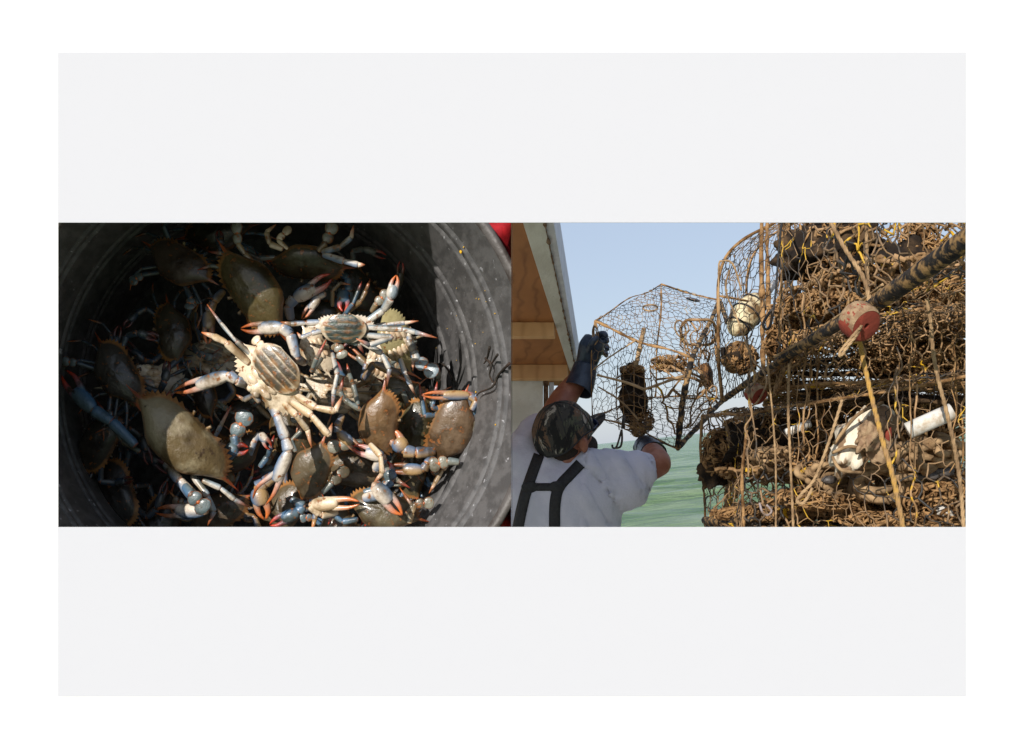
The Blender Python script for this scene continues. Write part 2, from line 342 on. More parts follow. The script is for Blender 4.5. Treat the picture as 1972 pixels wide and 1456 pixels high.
# ------------------------------------------------------------------ crabs
def lerp3(a, b, t_): t_ = max(0, min(1, t_)); return tuple(a[i]+(b[i]-a[i])*t_ for i in range(3))
OLIVE = (.085, .068, .03); BROWN = (.15, .092, .045); PALE = (.27, .22, .13); CREAM = (.80, .66, .48); WHITE = (.70, .61, .50)
BLUE = (.07, .17, .32); LBLUE = (.24, .30, .34); TAN = (.42, .27, .12); ORANGE = (.62, .16, .035); RED = (.50, .045, .015); GREY = (.22, .215, .17); SLATE = (.12, .165, .18)
KIND = {'w': (WHITE, BLUE, ORANGE), 't': (TAN, BLUE, ORANGE), 'r': (WHITE, BLUE, RED), 'b': (SLATE, BLUE, RED), 'd': (GREY, SLATE, RED), 'l': (LBLUE, WHITE, ORANGE), 'g': (GREY, TAN, ORANGE), 'k': ((.07, .075, .075), (.03, .06, .10), (.18, .03, .015)), 'n': ((.20, .13, .06), SLATE, ORANGE), 'c': (CREAM, TAN, ORANGE)}  # kind k: limb colour darkened to deepen the shade at the left
def outline():
    pts = []
    key = [(0, .40), (.06, .425), (.12, .40), (.17, .43), (.22, .405), (.27, .40)]
    pts += key
    # teeth along the front side edge
    nT = 8
    for k_ in range(nT):
        u0 = k_/nT; u1 = (k_+.72)/nT
        def arc(u): a = math.radians(62-62*u); return (.27+.56*math.sin(math.radians(90*u))**.95*1.0, .05+.35*math.cos(math.radians(90*u))**.9)
        a_ = arc(u0+.25/nT); p_ = arc(u1); pts.append(a_); pts.append((p_[0]+.045, p_[1]+.05))
    pts += [(.85, .08), (1.14, .045), (.86, .0), (.74, -.07), (.62, -.15), (.5, -.245), (.40, -.33), (.28, -.385), (.14, -.40), (0, -.405)]
    full = pts + [(-x, y) for (x, y) in pts[-2:0:-1]]
    return full
OUT = outline(); BASE = list(OUT); _n = len(OUT)
def _mid(i, w_=.5): a, c = OUT[(i-1) % _n], OUT[(i+1) % _n]; BASE[i] = ((a[0]+c[0])/2*(1-w_)*2*.5+OUT[i][0]*w_*0+(a[0]+c[0])/2*w_, (a[1]+c[1])/2)
for _i, (_x, _y) in enumerate(OUT):
    if _y > .06 and ((abs(_x), _y) in [(.06, .425), (.17, .43)] or any(abs(abs(_x)-t_[0]) < 1e-6 and abs(_y-t_[1]) < 1e-6 for t_ in OUT[7:22:2])): _mid(_i)
    if abs(_x) == 1.14: BASE[_i] = (.93*math.copysign(1, _x), .042)
def carapace(b, T, top, belly_col, belly):
    """T maps local unit coords to the scene; one closed shell of top and underside"""
    n_ = len(OUT); rs = [1, .96, .9, .82, .72, .6, .47, .34, .2, .1]
    for side in (1, -1):
        vs = []; cs = []
        for r in rs:
            for qi, (x, y) in enumerate(OUT):
                if r < .97: x, y = BASE[qi]
                an_ = math.atan2(y/.42, x); g_ = min(1, r**1.6*1.02); ex_, ey_ = .82*math.cos(an_), .40*math.sin(an_)
                X = (x*g_+ex_*(1-g_))*r; Yy = (y*g_+ey_*(1-g_))*r
                hh = (1-r**2.6)**.55
                wz = 1-.8*min(1, abs(X))**1.6
                if side == 1: z = .25*max(0, 1-(X/1.16)**2)**1.1*max(0, 1-((Yy+.02)/.49)**2)**.55*(1-r**6)**.5 + .02*noise.noise(Vector((X*5, Yy*5, 1)))*(1-r**4) + (.010*math.exp(-((Yy-.03+.18*math.sqrt(X*X+.03))/.045)**2)*(r < .9))+.012*noise.noise(Vector((X*11, Yy*11, 4)))*(1-r**3)
                else: z = -.20*max(0, 1-(X/1.16)**2)**1.8*max(0, 1-(Yy/.47)**2)**.5*(1-r**6)**.5
                vs.append(T(X, Yy, z))
                if side == 1:
                    c = lerp3(top, tuple(q*.72 for q in top), max(0, noise.noise(Vector((X*4, Yy*4, 3)))*2))
                    if r > .93: c = lerp3(c, (.45, .2, .06), .75 if y > 0 and abs(x) > .3 else .3)
                    if abs(X) > .86: c = (.4, .07, .02)
                else: c = belly_col
                cs.append(c)
        m_ = sum((v for v in vs[-n_:]), Vector((0, 0, 0)))/n_; vs.append(m_); cs.append(top if side == 1 else belly_col)
        fs = []
        for i in range(len(rs)-1):
            for j in range(n_): j2 = (j+1) % n_; fs.append((i*n_+j, i*n_+j2, (i+1)*n_+j2, (i+1)*n_+j))
        k_ = len(rs)-1; fs += [(k_*n_+j, k_*n_+(j+1) % n_, len(vs)-1) for j in range(n_)]
        b.add(vs, fs, cs)
    # eyes on stalks
    for sx in (-1, 1): b.tube([T(sx*.13, .36, 0), T(sx*.17, .46, .03)], lambda t_: .0, 5) if 0 else b.tube([T(sx*.12, .36, .0), T(sx*.16, .45, .02), T(sx*.17, .475, .025)], [.001, .0016, .0022], 6, 1, lambda t_, a: (.02, .02, .015) if t_ > .5 else (.3, .2, .1))
    if belly:
        # sternum plates in two rows, then the rounded striped apron
        for sx in (-1, 1):
            for k_ in range(5):
                yy = .25-.12*k_; cc = lerp3(CREAM, (.55, .25, .08), R_.random()*.35)
                A = (T(1, 0, 0)-T(0, 0, 0), T(0, 1, 0)-T(0, 0, 0), T(0, 0, 1)-T(0, 0, 0))
                b.ball(T(sx*(.19+.02*k_), yy, -.165), (.17, .068, .075), cc, 12, 8, axes=A)
        b.ball(T(0, .30, -.15), (.15, .13, .07), CREAM, 12, 8, axes=A); b.ball(T(-.08, .37, -.16), (.09, .06, .07), CREAM, 10, 6, axes=A); b.ball(T(.08, .37, -.16), (.09, .06, .07), WHITE, 10, 6, axes=A)
def apron(b, T, w_, l0, l1, col, stripe, lift=-.2):
    vs = []; cs = []; nu, nv = 18, 40
    for j in range(nv+1):
        v = j/nv; y = l0+(l1-l0)*v; prof = (max(0, math.sin(math.pi*(.04+.92*v))))**.42
        for i in range(nu+1):
            u = i/nu*2-1; q = (v*4.4) % 1; ridge = .011*math.sin(math.pi*q)**.35
            z = lift-(.062*(1-abs(u)**2.6)**.8*prof + ridge*(1-abs(u)**4))
            vs.append(T(u*w_*prof, y, z))
            c = lerp3(col, stripe, max(0, math.cos(2*math.pi*(q+.06*noise.noise(Vector((u*2, v*5, 1))))))**7+.12*(.5+.5*noise.noise(Vector((u*4, v*10, 7))))); 
            if abs(u) > .8: c = lerp3(c, CREAM, .7)
            c = lerp3(c, (.35, .16, .04), max(0, noise.noise(Vector((u*3, v*9, 2)))*1.3)); cs.append(c)
    fs = []
    for j in range(nv):
        for i in range(nu): a = j*(nu+1)+i; fs.append((a, a+1, a+nu+2, a+nu+1))
    b.add(vs, fs, cs)
def seg(b, p, q, w_, ca, cb, nrm, joint=True, flat=.72, bul=1.0):
    d = q-p
    b.tube([p, p+d*.1, p+d*.28, p+d*.55, p+d*.82, p+d*.94, q], [w_*.55, w_*.74, w_*.8*bul, w_*.86*bul, w_*.93, w_*.88, w_*.66], 9, 2,
           lambda t_, a: lerp3(ORANGE, lerp3(ca, cb, .10+.75*math.sin(a+.6)), min(1, .35+min(t_, 1-t_)*12) if joint else 1), nrm, flat)
    if joint: b.ball(q, w_*.5, lerp3(ca, (.42, .17, .06), .45), 8, 6)
def claw(b, wrist, tip, w_, kind, nrm, side=1, opening=.22):
    ca, cb, cf = KIND[kind]; d = tip-wrist; Ln = d.length; u = d.normalized(); s_ = u.cross(nrm).normalized()*side
    e = wrist+d*.5
    b.tube([wrist, wrist+d*.06, wrist+d*.18, wrist+d*.32, wrist+d*.46, e+d*.06], [w_*.5, w_*.85, w_*1.08, w_*1.12, w_*1.0, w_*.7], 10, 2,
           lambda t_, a: lerp3(ca, cb, .18+.85*math.sin(a*side)), nrm, .75)
    fc = lambda t_, a: lerp3(lerp3(ca, cb, .3), cf, t_*1.9-.45) if t_ < .93 else lerp3(cf, (.2, .02, .01), .6)
    b.tube([wrist+d*.36-s_*w_*.3, e-s_*w_*.5, wrist+d*.78-s_*w_*.5, tip], [w_*.75, w_*.55, w_*.36, w_*.07], 7, 3, fc, nrm, .8)
    o_ = opening*Ln
    b.tube([wrist+d*.42+s_*w_*.55, wrist+d*.54+s_*(w_*.62+o_*.2), wrist+d*.78+s_*(w_*.45+o_*.7), tip+s_*(o_*.85)], [w_*.5, w_*.46, w_*.31, w_*.07], 7, 3, fc, nrm, .8)
    for k_ in range(4):   # teeth of the fixed finger
        t_ = .55+.1*k_; b.ball(wrist+d*t_-s_*w_*.35, w_*.13, WHITE, 5, 4)
def paddle(b, p, q, w_, col, nrm):
    d = q-p
    rim = lambda t_, a: lerp3(col, (.5, .16, .04), 1.0 if abs(math.sin(a)) > .93 or t_ > .93 else 0)
    b.tube([p, p+d*.12, p+d*.3, p+d*.46], [w_*.5, w_*.85, w_*.95, w_*.6], 12, 2, rim, nrm, .28)
    b.tube([p+d*.44, p+d*.56, p+d*.75, p+d*.92, q], [w_*.5, w_*.95, w_*1.12, w_*.8, w_*.1], 12, 2, rim, nrm, .2)
    b.ball(p+d*.45, w_*.3, ORANGE, 6, 5)
def crab(label, c, fwd, hw, belly=False, tilt=(0, 0), top=OLIVE, claws=None, legs=None, pads=None, apr=None, bc=CREAM, auto=True, limbkind='g', name='crab', cat='crab', squash=1.0, seed=None, shell='shell'):
    rr = random.Random(seed if seed is not None else int(c[0]*7+c[1]))
    Y0 = c[2]; C0 = P(*c); s_ = hw/1972*Y0; k_ = s_/hw      # metres per pixel here
    a = math.radians(fwd); f = Vector((math.cos(a), 0, math.sin(a))); z = Vector((0, -1, 0)) if not belly else Vector((0, 1, 0)); x = f.cross(z)
    Rm = Matrix((x, f, z)).transposed()
    Rm = Rm @ Matrix.Rotation(math.radians(tilt[0]), 3, 'X') @ Matrix.Rotation(math.radians(tilt[1]), 3, 'Y')
    T = lambda X, Y, Z: C0+Rm @ Vector((X*s_, Y*s_*squash, Z*s_))
    b = MB(); carapace(b, T, top, bc, belly)
    if apr: apron(b, T, *apr)
    N = CAM
    def pt(q): return P(q[0], q[1], Y0+(q[2] if len(q) > 2 else 0))
    def w2(px_): return px_*k_
    A, B, _ = KIND[limbkind]
    if claws is None and auto:
        claws = []
        for sx in (-1, 1):
            sp = rr.uniform(.45, 1.0)
            p0 = T(sx*.42, .25, -.1); p1 = T(sx*(.55+.35*sp), .55, rr.uniform(-.1, .15)); p2 = T(sx*(.55+.2*sp), .78, rr.uniform(-.1, .2)); tp = T(sx*rr.uniform(-.05, .5), rr.uniform(1.0, 1.35), rr.uniform(-.1, .2))
            seg(b, p0, p1, s_*.085, A, B, N); seg(b, p1, p2, s_*.1, A, B, N); claw(b, p2, tp, s_*.1, rr.choice('ntbg') if limbkind not in 'dk' else limbkind, N, sx*(1 if belly else -1), rr.uniform(.04, .16))
    if legs is None and auto:
        legs = []
        for sx in (-1, 1):
            for i in range(3):
                an = math.radians(20-32*i+rr.uniform(-12, 12)); l1 = rr.uniform(.45, .6); bd = rr.uniform(-.9, -.2)
                p0 = T(sx*.42, .12-.16*i, -.12); u = Vector((sx*math.cos(an), math.sin(an), 0))
                p1 = p0+Rm @ (u*l1*s_+Vector((0, 0, rr.uniform(-.1, .15)*s_))); u2 = Vector((sx*math.cos(an+bd*.6), math.sin(an+bd*.6), 0)); p2 = p1+Rm @ (u2*.3*s_)
                u3 = Vector((sx*math.cos(an+bd*1.3), math.sin(an+bd*1.3), rr.uniform(-.2, .1))); p3 = p2+Rm @ (u3*.32*s_)
                seg(b, p0, p1, s_*.05, A, B, N); seg(b, p1, p2, s_*.045, A, B, N); b.tube([p2, p2.lerp(p3, .5), p3], [s_*.035, s_*.025, s_*.005], 6, 1, lambda t_, a_: lerp3(A, ORANGE, t_), N, .7)
    if pads is None and auto:
        pads = []
        for sx in (-1, 1):
            p0 = T(sx*.36, -.34, -.08); p1 = T(sx*.68, -.5+rr.uniform(-.1, .1), 0); p2 = T(sx*rr.uniform(.8, 1.05), rr.uniform(-.95, -.6), .04)
            seg(b, p0, p1, s_*.075, A, B, N); paddle(b, p1, p2, s_*.12, lerp3(A, SLATE, .5), N)
    for cl in claws or []:
        pts, tip, w_, kd, side, opn = cl; pts = [pt(q) for q in pts]; tip = pt(tip); ca, cb, _ = KIND[kd]
        for i in range(len(pts)-1): seg(b, pts[i], pts[i+1], w2(w_)*(.85+.12*i), ca, cb, N)
        claw(b, pts[-1], tip, w2(w_), kd, N, side, opn)
    for lg in legs or []:
        pts, w_, kd = lg; pts = [pt(q) for q in pts]; ca, cb, co = KIND[kd]
        for i in range(len(pts)-2): seg(b, pts[i], pts[i+1], w2(w_)*(1-.13*i), ca, cb, N)
        p2, p3 = pts[-2], pts[-1]; b.tube([p2, p2.lerp(p3, .5), p3], [w2(w_)*.7, w2(w_)*.5, w2(w_)*.1], 7, 1, lambda t_, a_: lerp3(ca, co, t_*1.1), N, .7)
    for pd in pads or []:
        pts, tip, w_, kd = pd; pts = [pt(q) for q in pts]; tip = pt(tip); ca, cb, _ = KIND[kd]
        for i in range(len(pts)-1): seg(b, pts[i], pts[i+1], w2(w_)*.62, ca, cb, N)
        paddle(b, pts[-1], tip, w2(w_), ca, N)
    # keep clear of the divider
    for v in b.v:
        if v.x > -.0012: v.x = -.0012
    return tag(b.build(name, M[shell], vcol=True), label, cat, 'crabs heaped in the metal can')
Yh = 1.02
crab('large pale tan crab with dark blotches lying lower left at the shadow edge', (348, 848, .965), 47, 128, tilt=(-14, 12), top=PALE, squash=.98, auto=False, shell='shell_pale',
     claws=[([(318, 893, .02), (345, 925, 0), (372, 955, 0), (395, 985, .0)], (298, 982, .015), 13, 'w', -1, .06), ([(262, 858, .02), (215, 812, .02), (180, 790, .02)], (118, 722, .03), 15, 'b', 1, .15)],
     legs=[([(390, 925, .01), (425, 940, .01), (452, 962, .01), (482, 978, .02)], 7, 'l'), ([(370, 915, .015), (400, 955, .01), (412, 985, .01), (400, 1012, .01)], 8, 'l'), ([(270, 870, .03), (235, 850, .03), (205, 800, .03), (185, 770, .04)], 6, 'd')],
     pads=[([(355, 935, -.01), (368, 952, -.02)], (400, 985, -.02), 17, 'b')])
crab('dark olive crab with a row of teeth down its left edge at the top centre', (492, 560, .97), 213, 108, tilt=(-8, -6), top=(.095, .072, .028), squash=1.05, auto=False,
     claws=[([(430, 560, .03), (412, 580, .02), (402, 600, .02)], (402, 662, .01), 12, 't', 1, .05)],
     legs=[([(480, 500, .01), (445, 492, .01), (428, 488, .01), (400, 485, .02)], 6, 'd'), ([(470, 520, .02), (430, 515, .02), (405, 512, .02), (380, 520, .02)], 5, 'd')],
     pads=[([(488, 505, 0), (472, 490, 0), (458, 470, 0)], (455, 425, 0), 10, 'g')])
crab('greenish crab standing tail up at the top with pale legs spread right', (592, 505, 1.0), 265, 82, tilt=(-38, 0), top=(.07, .06, .03), squash=1.1, auto=False, bc=GREY,
     claws=[([(645, 520, .02), (670, 535, .02), (672, 560, .02)], (668, 600, .03), 9, 'b', 1, .1)],
     legs=[([(620, 485, -.02), (655, 476, -.03), (676, 458, -.03), (681, 434, -.03)], 7, 'w'), ([(622, 490, -.02), (662, 503, -.03), (690, 510, -.03), (703, 510, -.03)], 8, 'w'), ([(545, 480, -.01), (520, 470, -.01), (513, 447, -.01), (532, 432, -.01)], 7, 'c'), ([(530, 495, 0), (500, 498, 0), (478, 488, 0), (462, 480, 0)], 6, 'd')],
     pads=[([(612, 484, -.02), (628, 468, -.02)], (643, 428, -.02), 12, 'g'), ([(555, 480, -.01), (535, 462, -.01)], (560, 437, -.01), 8, 'c')])
HY = .93
crab('upturned white crab with a brown striped apron and rust stained legs in the middle', (525, 722, HY), 222, 92, belly=True, tilt=(10, 0), squash=1.35, auto=False, bc=CREAM, apr=(.60, -.44, .13, (.062, .048, .028), (.60, .50, .36)),
     claws=[([(478, 742, .01), (456, 733, .0), (440, 722, .0)], (336, 756, .03), 13, 'w', 1, .03), ([(520, 780, .01), (533, 800, .0), (550, 845, .0), (556, 868, .0)], (512, 972, .01), 12, 'w', 1, .28)],
     legs=[([(490, 690, 0), (455, 658, -.01), (425, 622, -.01), (398, 585, 0)], 5, 'l'), ([(480, 700, -.005), (436, 660, -.01), (412, 648, 0), (388, 640, 0)], 9, 'c'), ([(560, 755, 0), (608, 785, -.01), (645, 792, -.01), (660, 762, 0)], 9, 'c'),
           ([(555, 770, 0), (600, 800, -.01), (632, 838, -.01), (640, 815, 0)], 9, 'c'), ([(545, 775, 0), (570, 800, -.01), (592, 828, 0), (600, 862, 0)], 8, 'c'), ([(500, 775, .0), (490, 760, .0), (470, 770, .01), (455, 760, .01)], 7, 'w')],
     pads=[([(500, 690, 0), (505, 668, -.005)], (488, 650, 0), 10, 'c')])
crab('upturned crab with a smooth grey green striped apron and white legs spread to the right', (664, 632, .92), 90, 66, belly=True, tilt=(-8, 0), squash=.9, auto=False, bc=WHITE, apr=(.66, -.46, .44, (.03, .042, .038), (.11, .15, .12), -.215),
     claws=[([(705, 620, 0), (738, 598, 0), (752, 575, -.01)], (764, 530, -.01), 10, 'l', -1, .02)],
     legs=[([(700, 630, 0), (775, 634, -.01), (800, 640, -.01), (842, 651, -.01)], 7, 'l'), ([(700, 645, 0), (755, 650, -.01), (712, 665, -.015), (686, 652, -.02)], 7, 'l'), ([(632, 620, 0), (590, 622, 0), (560, 624, 0), (540, 620, 0)], 7, 'w'), ([(630, 635, 0), (600, 642, 0), (580, 650, 0), (572, 640, 0)], 6, 'w'),
           ([(690, 655, .0), (735, 680, 0), (750, 710, 0), (745, 745, .01)], 7, 'l'), ([(700, 632, .01), (745, 625, .01), (780, 622, .01), (806, 618, .01)], 6, 'w')],
     pads=[])
crab('cream crab with a spiny shell wedged under the upturned crabs in the centre', (606, 676, .965), 30, 55, belly=True, tilt=(15, 10), squash=1.2, auto=False, bc=CREAM, apr=(.3, -.3, .2, CREAM, WHITE),
     claws=[([(588, 700, 0), (572, 690, -.03), (560, 645, -.03), (545, 630, -.03)], (464, 634, -.02), 12, 'w', 1, .03)],
     legs=[([(620, 690, -.02), (600, 715, -.05), (610, 690, -.06), (628, 655, -.06)], 6, 'd'), ([(640, 680, -.02), (650, 720, -.04), (642, 760, -.04), (640, 790, -.03)], 6, 'l'), ([(630, 650, -.03), (660, 655, -.045), (690, 662, -.045), (700, 680, -.04)], 7, 'd')],
     pads=[([(640, 670, -.04), (650, 665, -.05)], (662, 690, -.05), 11, 'g')])
crab('pale yellow crab standing on edge behind the grey green apron', (762, 655, .99), 20, 78, belly=True, tilt=(0, 35), squash=1.0, auto=False, bc=(.42, .36, .18), top=PALE,
     claws=[([(705, 700, .02), (700, 730, .02), (720, 700, 0)], (808, 738, 0), 8, 't', -1, .1)],
     legs=[([(780, 620, 0), (790, 660, -.01), (796, 690, -.01), (795, 715, -.01)], 6, 'w'), ([(770, 690, -.01), (780, 720, -.01), (790, 740, -.01), (800, 762, 0)], 6, 'w')],
     pads=[([(785, 655, -.01), (797, 675, -.01), (803, 694, -.01)], (842, 722, -.015), 15, 'l')])
crab('orange brown crab with a grey round patch right of the white crab', (728, 815, .975), -8, 78, tilt=(0, 12), top=(.19, .11, .05), squash=1.2, auto=False,
     claws=[([(735, 895, .0), (722, 905, 0), (738, 880, -.01)], (678, 862, -.01), 12, 'r', 1, .06), ([(660, 800, .01), (650, 820, 0), (652, 832, 0)], (700, 875, -.005), 10, 't', -1, .04)],
     legs=[([(712, 855, -.01), (733, 878, -.02), (736, 912, -.02), (718, 932, -.02)], 7, 'c'), ([(690, 780, 0), (680, 740, 0), (672, 720, .01), (668, 700, .01)], 6, 'd'), ([(695, 790, 0), (664, 770, 0), (655, 755, 0), (662, 725, 0)], 7, 'd'), ([(735, 880, 0), (750, 915, 0), (765, 925, 0), (790, 940, 0)], 7, 'd')],
     pads=[([(700, 850, 0), (675, 855, 0)], (630, 862, 0), 13, 'd')])
crab('brown crab with pebbled shell climbing the right wall of the can', (872, 828, .985), 158, 84, tilt=(5, -14), top=(.16, .105, .062), squash=1.25, auto=False,
     claws=[([(908, 790, -.01), (918, 772, -.01), (905, 762, -.01)], (812, 760, -.02), 9, 't', -1, .02), ([(835, 880, -.0), (822, 893, -.01), (815, 905, -.01)], (745, 902, -.01), 11, 't', 1, .05), ([(838, 870, 0), (800, 872, -.01), (778, 868, -.01)], (752, 828, -.01), 15, 't', -1, .1)],
     legs=[([(912, 800, 0), (922, 775, -.01), (915, 760, -.01), (890, 752, -.01)], 5, 'b'), ([(855, 790, 0), (832, 785, -.01), (838, 760, -.01), (842, 735, -.01)], 6, 'b'), ([(845, 800, 0), (818, 800, -.01), (812, 770, -.01), (808, 740, -.01)], 6, 'b'), ([(868, 885, 0), (852, 905, 0), (838, 930, 0), (826, 950, 0)], 6, 'c')],
     pads=[([(915, 832, -.01), (920, 812, -.01), (932, 800, -.01)], (974, 772, -.015), 12, 'g'), ([(885, 890, -.01), (862, 888, -.01)], (826, 898, -.01), 14, 'd')])
crab('dark olive crab squeezed between two brown crabs on the right', (800, 828, 1.02), 160, 72, tilt=(0, -8), top=(.07, .058, .025), squash=1.2, auto=True, limbkind='d')
crab('wet black and olive crab below the pale paddle on the upper right', (782, 762, 1.03), 62, 62, tilt=(10, 0), top=(.10, .085, .04), squash=1.2, auto=True, limbkind='d')
crab('grey brown crab with beaded right edge at the lower centre', (598, 905, .985), -22, 70, tilt=(0, 12), top=(.13, .10, .06), squash=1.3, auto=False,
     claws=[([(530, 915, 0), (510, 930, 0), (496, 940, 0)], (512, 1000, 0), 16, 't', 1, .06), ([(560, 960, .0), (585, 975, 0), (575, 985, 0)], (520, 1012, 0), 12, 'b', 1, .05)],
     legs=[([(600, 960, 0), (608, 985, 0), (606, 1000, 0), (600, 1025, 0)], 7, 't'), ([(570, 870, 0), (560, 850, 0), (580, 830, 0), (575, 810, 0)], 6, 'd')], pads=[([(620, 950, 0), (640, 930, 0)], (670, 900, .01), 12, 'd')])
crab('dark crab with claws crossed over it at the bottom right of the heap', (738, 985, .975), 75, 82, tilt=(-10, 0), top=(.12, .095, .05), squash=1.1, auto=False,
     claws=[([(700, 960, -.01), (740, 950, -.02), (722, 935, -.03)], (775, 992, -.03), 15, 'w', -1, .0), ([(650, 985, 0), (618, 990, -.01), (600, 972, -.01)], (692, 966, -.02), 13, 'c', 1, .06), ([(700, 950, 0), (735, 940, 0), (755, 925, 0)], (742, 890, 0), 12, 'b', 1, .1)],
     legs=[([(690, 1000, 0), (660, 1005, 0), (640, 990, 0), (632, 1010, 0)], 7, 'b'), ([(790, 1000, 0), (785, 985, -.01), (795, 975, -.01), (770, 940, 0)], 6, 'g')],
     pads=[([(788, 1008, -.01), (793, 988, -.01), (800, 970, -.01)], (836, 968, -.01), 11, 'g')])
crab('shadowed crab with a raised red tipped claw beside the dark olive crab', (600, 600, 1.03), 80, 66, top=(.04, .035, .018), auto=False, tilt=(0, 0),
     claws=[([(560, 615, -.02), (555, 590, -.03), (567, 575, -.03)], (640, 536, -.04), 13, 'r', -1, .12), ([(615, 575, -.02), (625, 565, -.03), (615, 570, -.03)], (582, 615, -.03), 8, 'w', 1, .04), ([(640, 590, 0), (655, 570, -.01), (662, 560, -.01)], (660, 600, -.02), 12, 'b', -1, .08)],
     legs=[([(670, 600, -.02), (695, 580, -.03), (705, 560, -.03), (713, 537, -.03)], 6, 'g'), ([(660, 610, -.02), (680, 585, -.03), (690, 560, -.03), (697, 541, -.03)], 5, 'b'), ([(640, 590, -.01), (640, 560, -.02), (655, 545, -.02), (675, 548, -.02)], 5, 'g')], pads=[([(715, 600, -.02), (725, 585, -.03)], (748, 560, -.03), 10, 'g')])
crab('crab with bright blue paddles half buried left of the white claw arm', (455, 875, 1.01), 120, 66, top=(.07, .05, .03), auto=False, tilt=(10, 10), squash=1.2,
     claws=[([(430, 895, -.01), (445, 872, -.02), (435, 868, -.02)], (478, 862, -.02), 13, 'b', 1, .1), ([(480, 880, 0), (490, 850, -.01), (500, 835, 0)], (523, 862, -.02), 8, 'r', 1, .1)],
     legs=[([(500, 900, 0), (515, 880, 0), (522, 860, -.01), (528, 838, -.01)], 7, 'b'), ([(420, 870, 0), (410, 850, 0), (425, 820, 0), (445, 780, 0)], 6, 'r')], pads=[([(455, 862, -.02), (452, 840, -.02)], (478, 790, -.02), 17, 'b')])
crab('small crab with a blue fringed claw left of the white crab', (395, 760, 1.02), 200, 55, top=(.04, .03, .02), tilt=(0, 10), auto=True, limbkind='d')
# crabs in the dark left half and in the lower layer
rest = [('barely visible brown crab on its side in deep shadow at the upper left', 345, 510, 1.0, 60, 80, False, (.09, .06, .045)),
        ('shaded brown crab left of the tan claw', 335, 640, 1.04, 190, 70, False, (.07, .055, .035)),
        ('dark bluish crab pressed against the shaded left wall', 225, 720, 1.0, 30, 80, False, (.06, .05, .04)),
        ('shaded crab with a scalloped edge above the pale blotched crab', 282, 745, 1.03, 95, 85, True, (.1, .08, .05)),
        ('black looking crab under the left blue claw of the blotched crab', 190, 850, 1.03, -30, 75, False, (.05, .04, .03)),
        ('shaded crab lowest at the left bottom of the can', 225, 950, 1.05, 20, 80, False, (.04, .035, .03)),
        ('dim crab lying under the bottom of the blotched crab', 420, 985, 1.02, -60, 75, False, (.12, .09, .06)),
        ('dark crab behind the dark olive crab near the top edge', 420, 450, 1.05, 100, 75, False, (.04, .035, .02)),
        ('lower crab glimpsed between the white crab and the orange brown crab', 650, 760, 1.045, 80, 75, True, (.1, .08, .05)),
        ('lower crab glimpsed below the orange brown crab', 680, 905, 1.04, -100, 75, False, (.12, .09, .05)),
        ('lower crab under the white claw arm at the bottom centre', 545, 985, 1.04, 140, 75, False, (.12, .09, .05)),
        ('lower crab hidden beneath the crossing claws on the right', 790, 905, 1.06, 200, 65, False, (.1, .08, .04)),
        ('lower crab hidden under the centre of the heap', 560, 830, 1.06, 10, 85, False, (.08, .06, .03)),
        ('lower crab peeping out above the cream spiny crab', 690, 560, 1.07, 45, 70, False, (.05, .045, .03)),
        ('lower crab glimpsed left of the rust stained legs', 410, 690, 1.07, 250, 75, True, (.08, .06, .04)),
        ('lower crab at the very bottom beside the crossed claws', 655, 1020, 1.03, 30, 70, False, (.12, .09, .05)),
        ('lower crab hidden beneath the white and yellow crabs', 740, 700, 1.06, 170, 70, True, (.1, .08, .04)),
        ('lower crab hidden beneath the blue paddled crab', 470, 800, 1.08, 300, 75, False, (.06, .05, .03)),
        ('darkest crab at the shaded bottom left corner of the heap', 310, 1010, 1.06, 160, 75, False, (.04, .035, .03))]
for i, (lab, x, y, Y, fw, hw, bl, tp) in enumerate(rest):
    crab(lab, (x, y, Y), fw, hw, belly=bl, tilt=(R_.uniform(-15, 15), R_.uniform(-15, 15)), top=tp, squash=1.15, bc=lerp3(CREAM, GREY, .4), limbkind='gdtb'[i % 4] if x > 400 else 'k', apr=(.3, -.4, .2, GREY, CREAM) if bl else None, seed=i*13+5)  # left crabs get near-black limbs, shade put into their colour
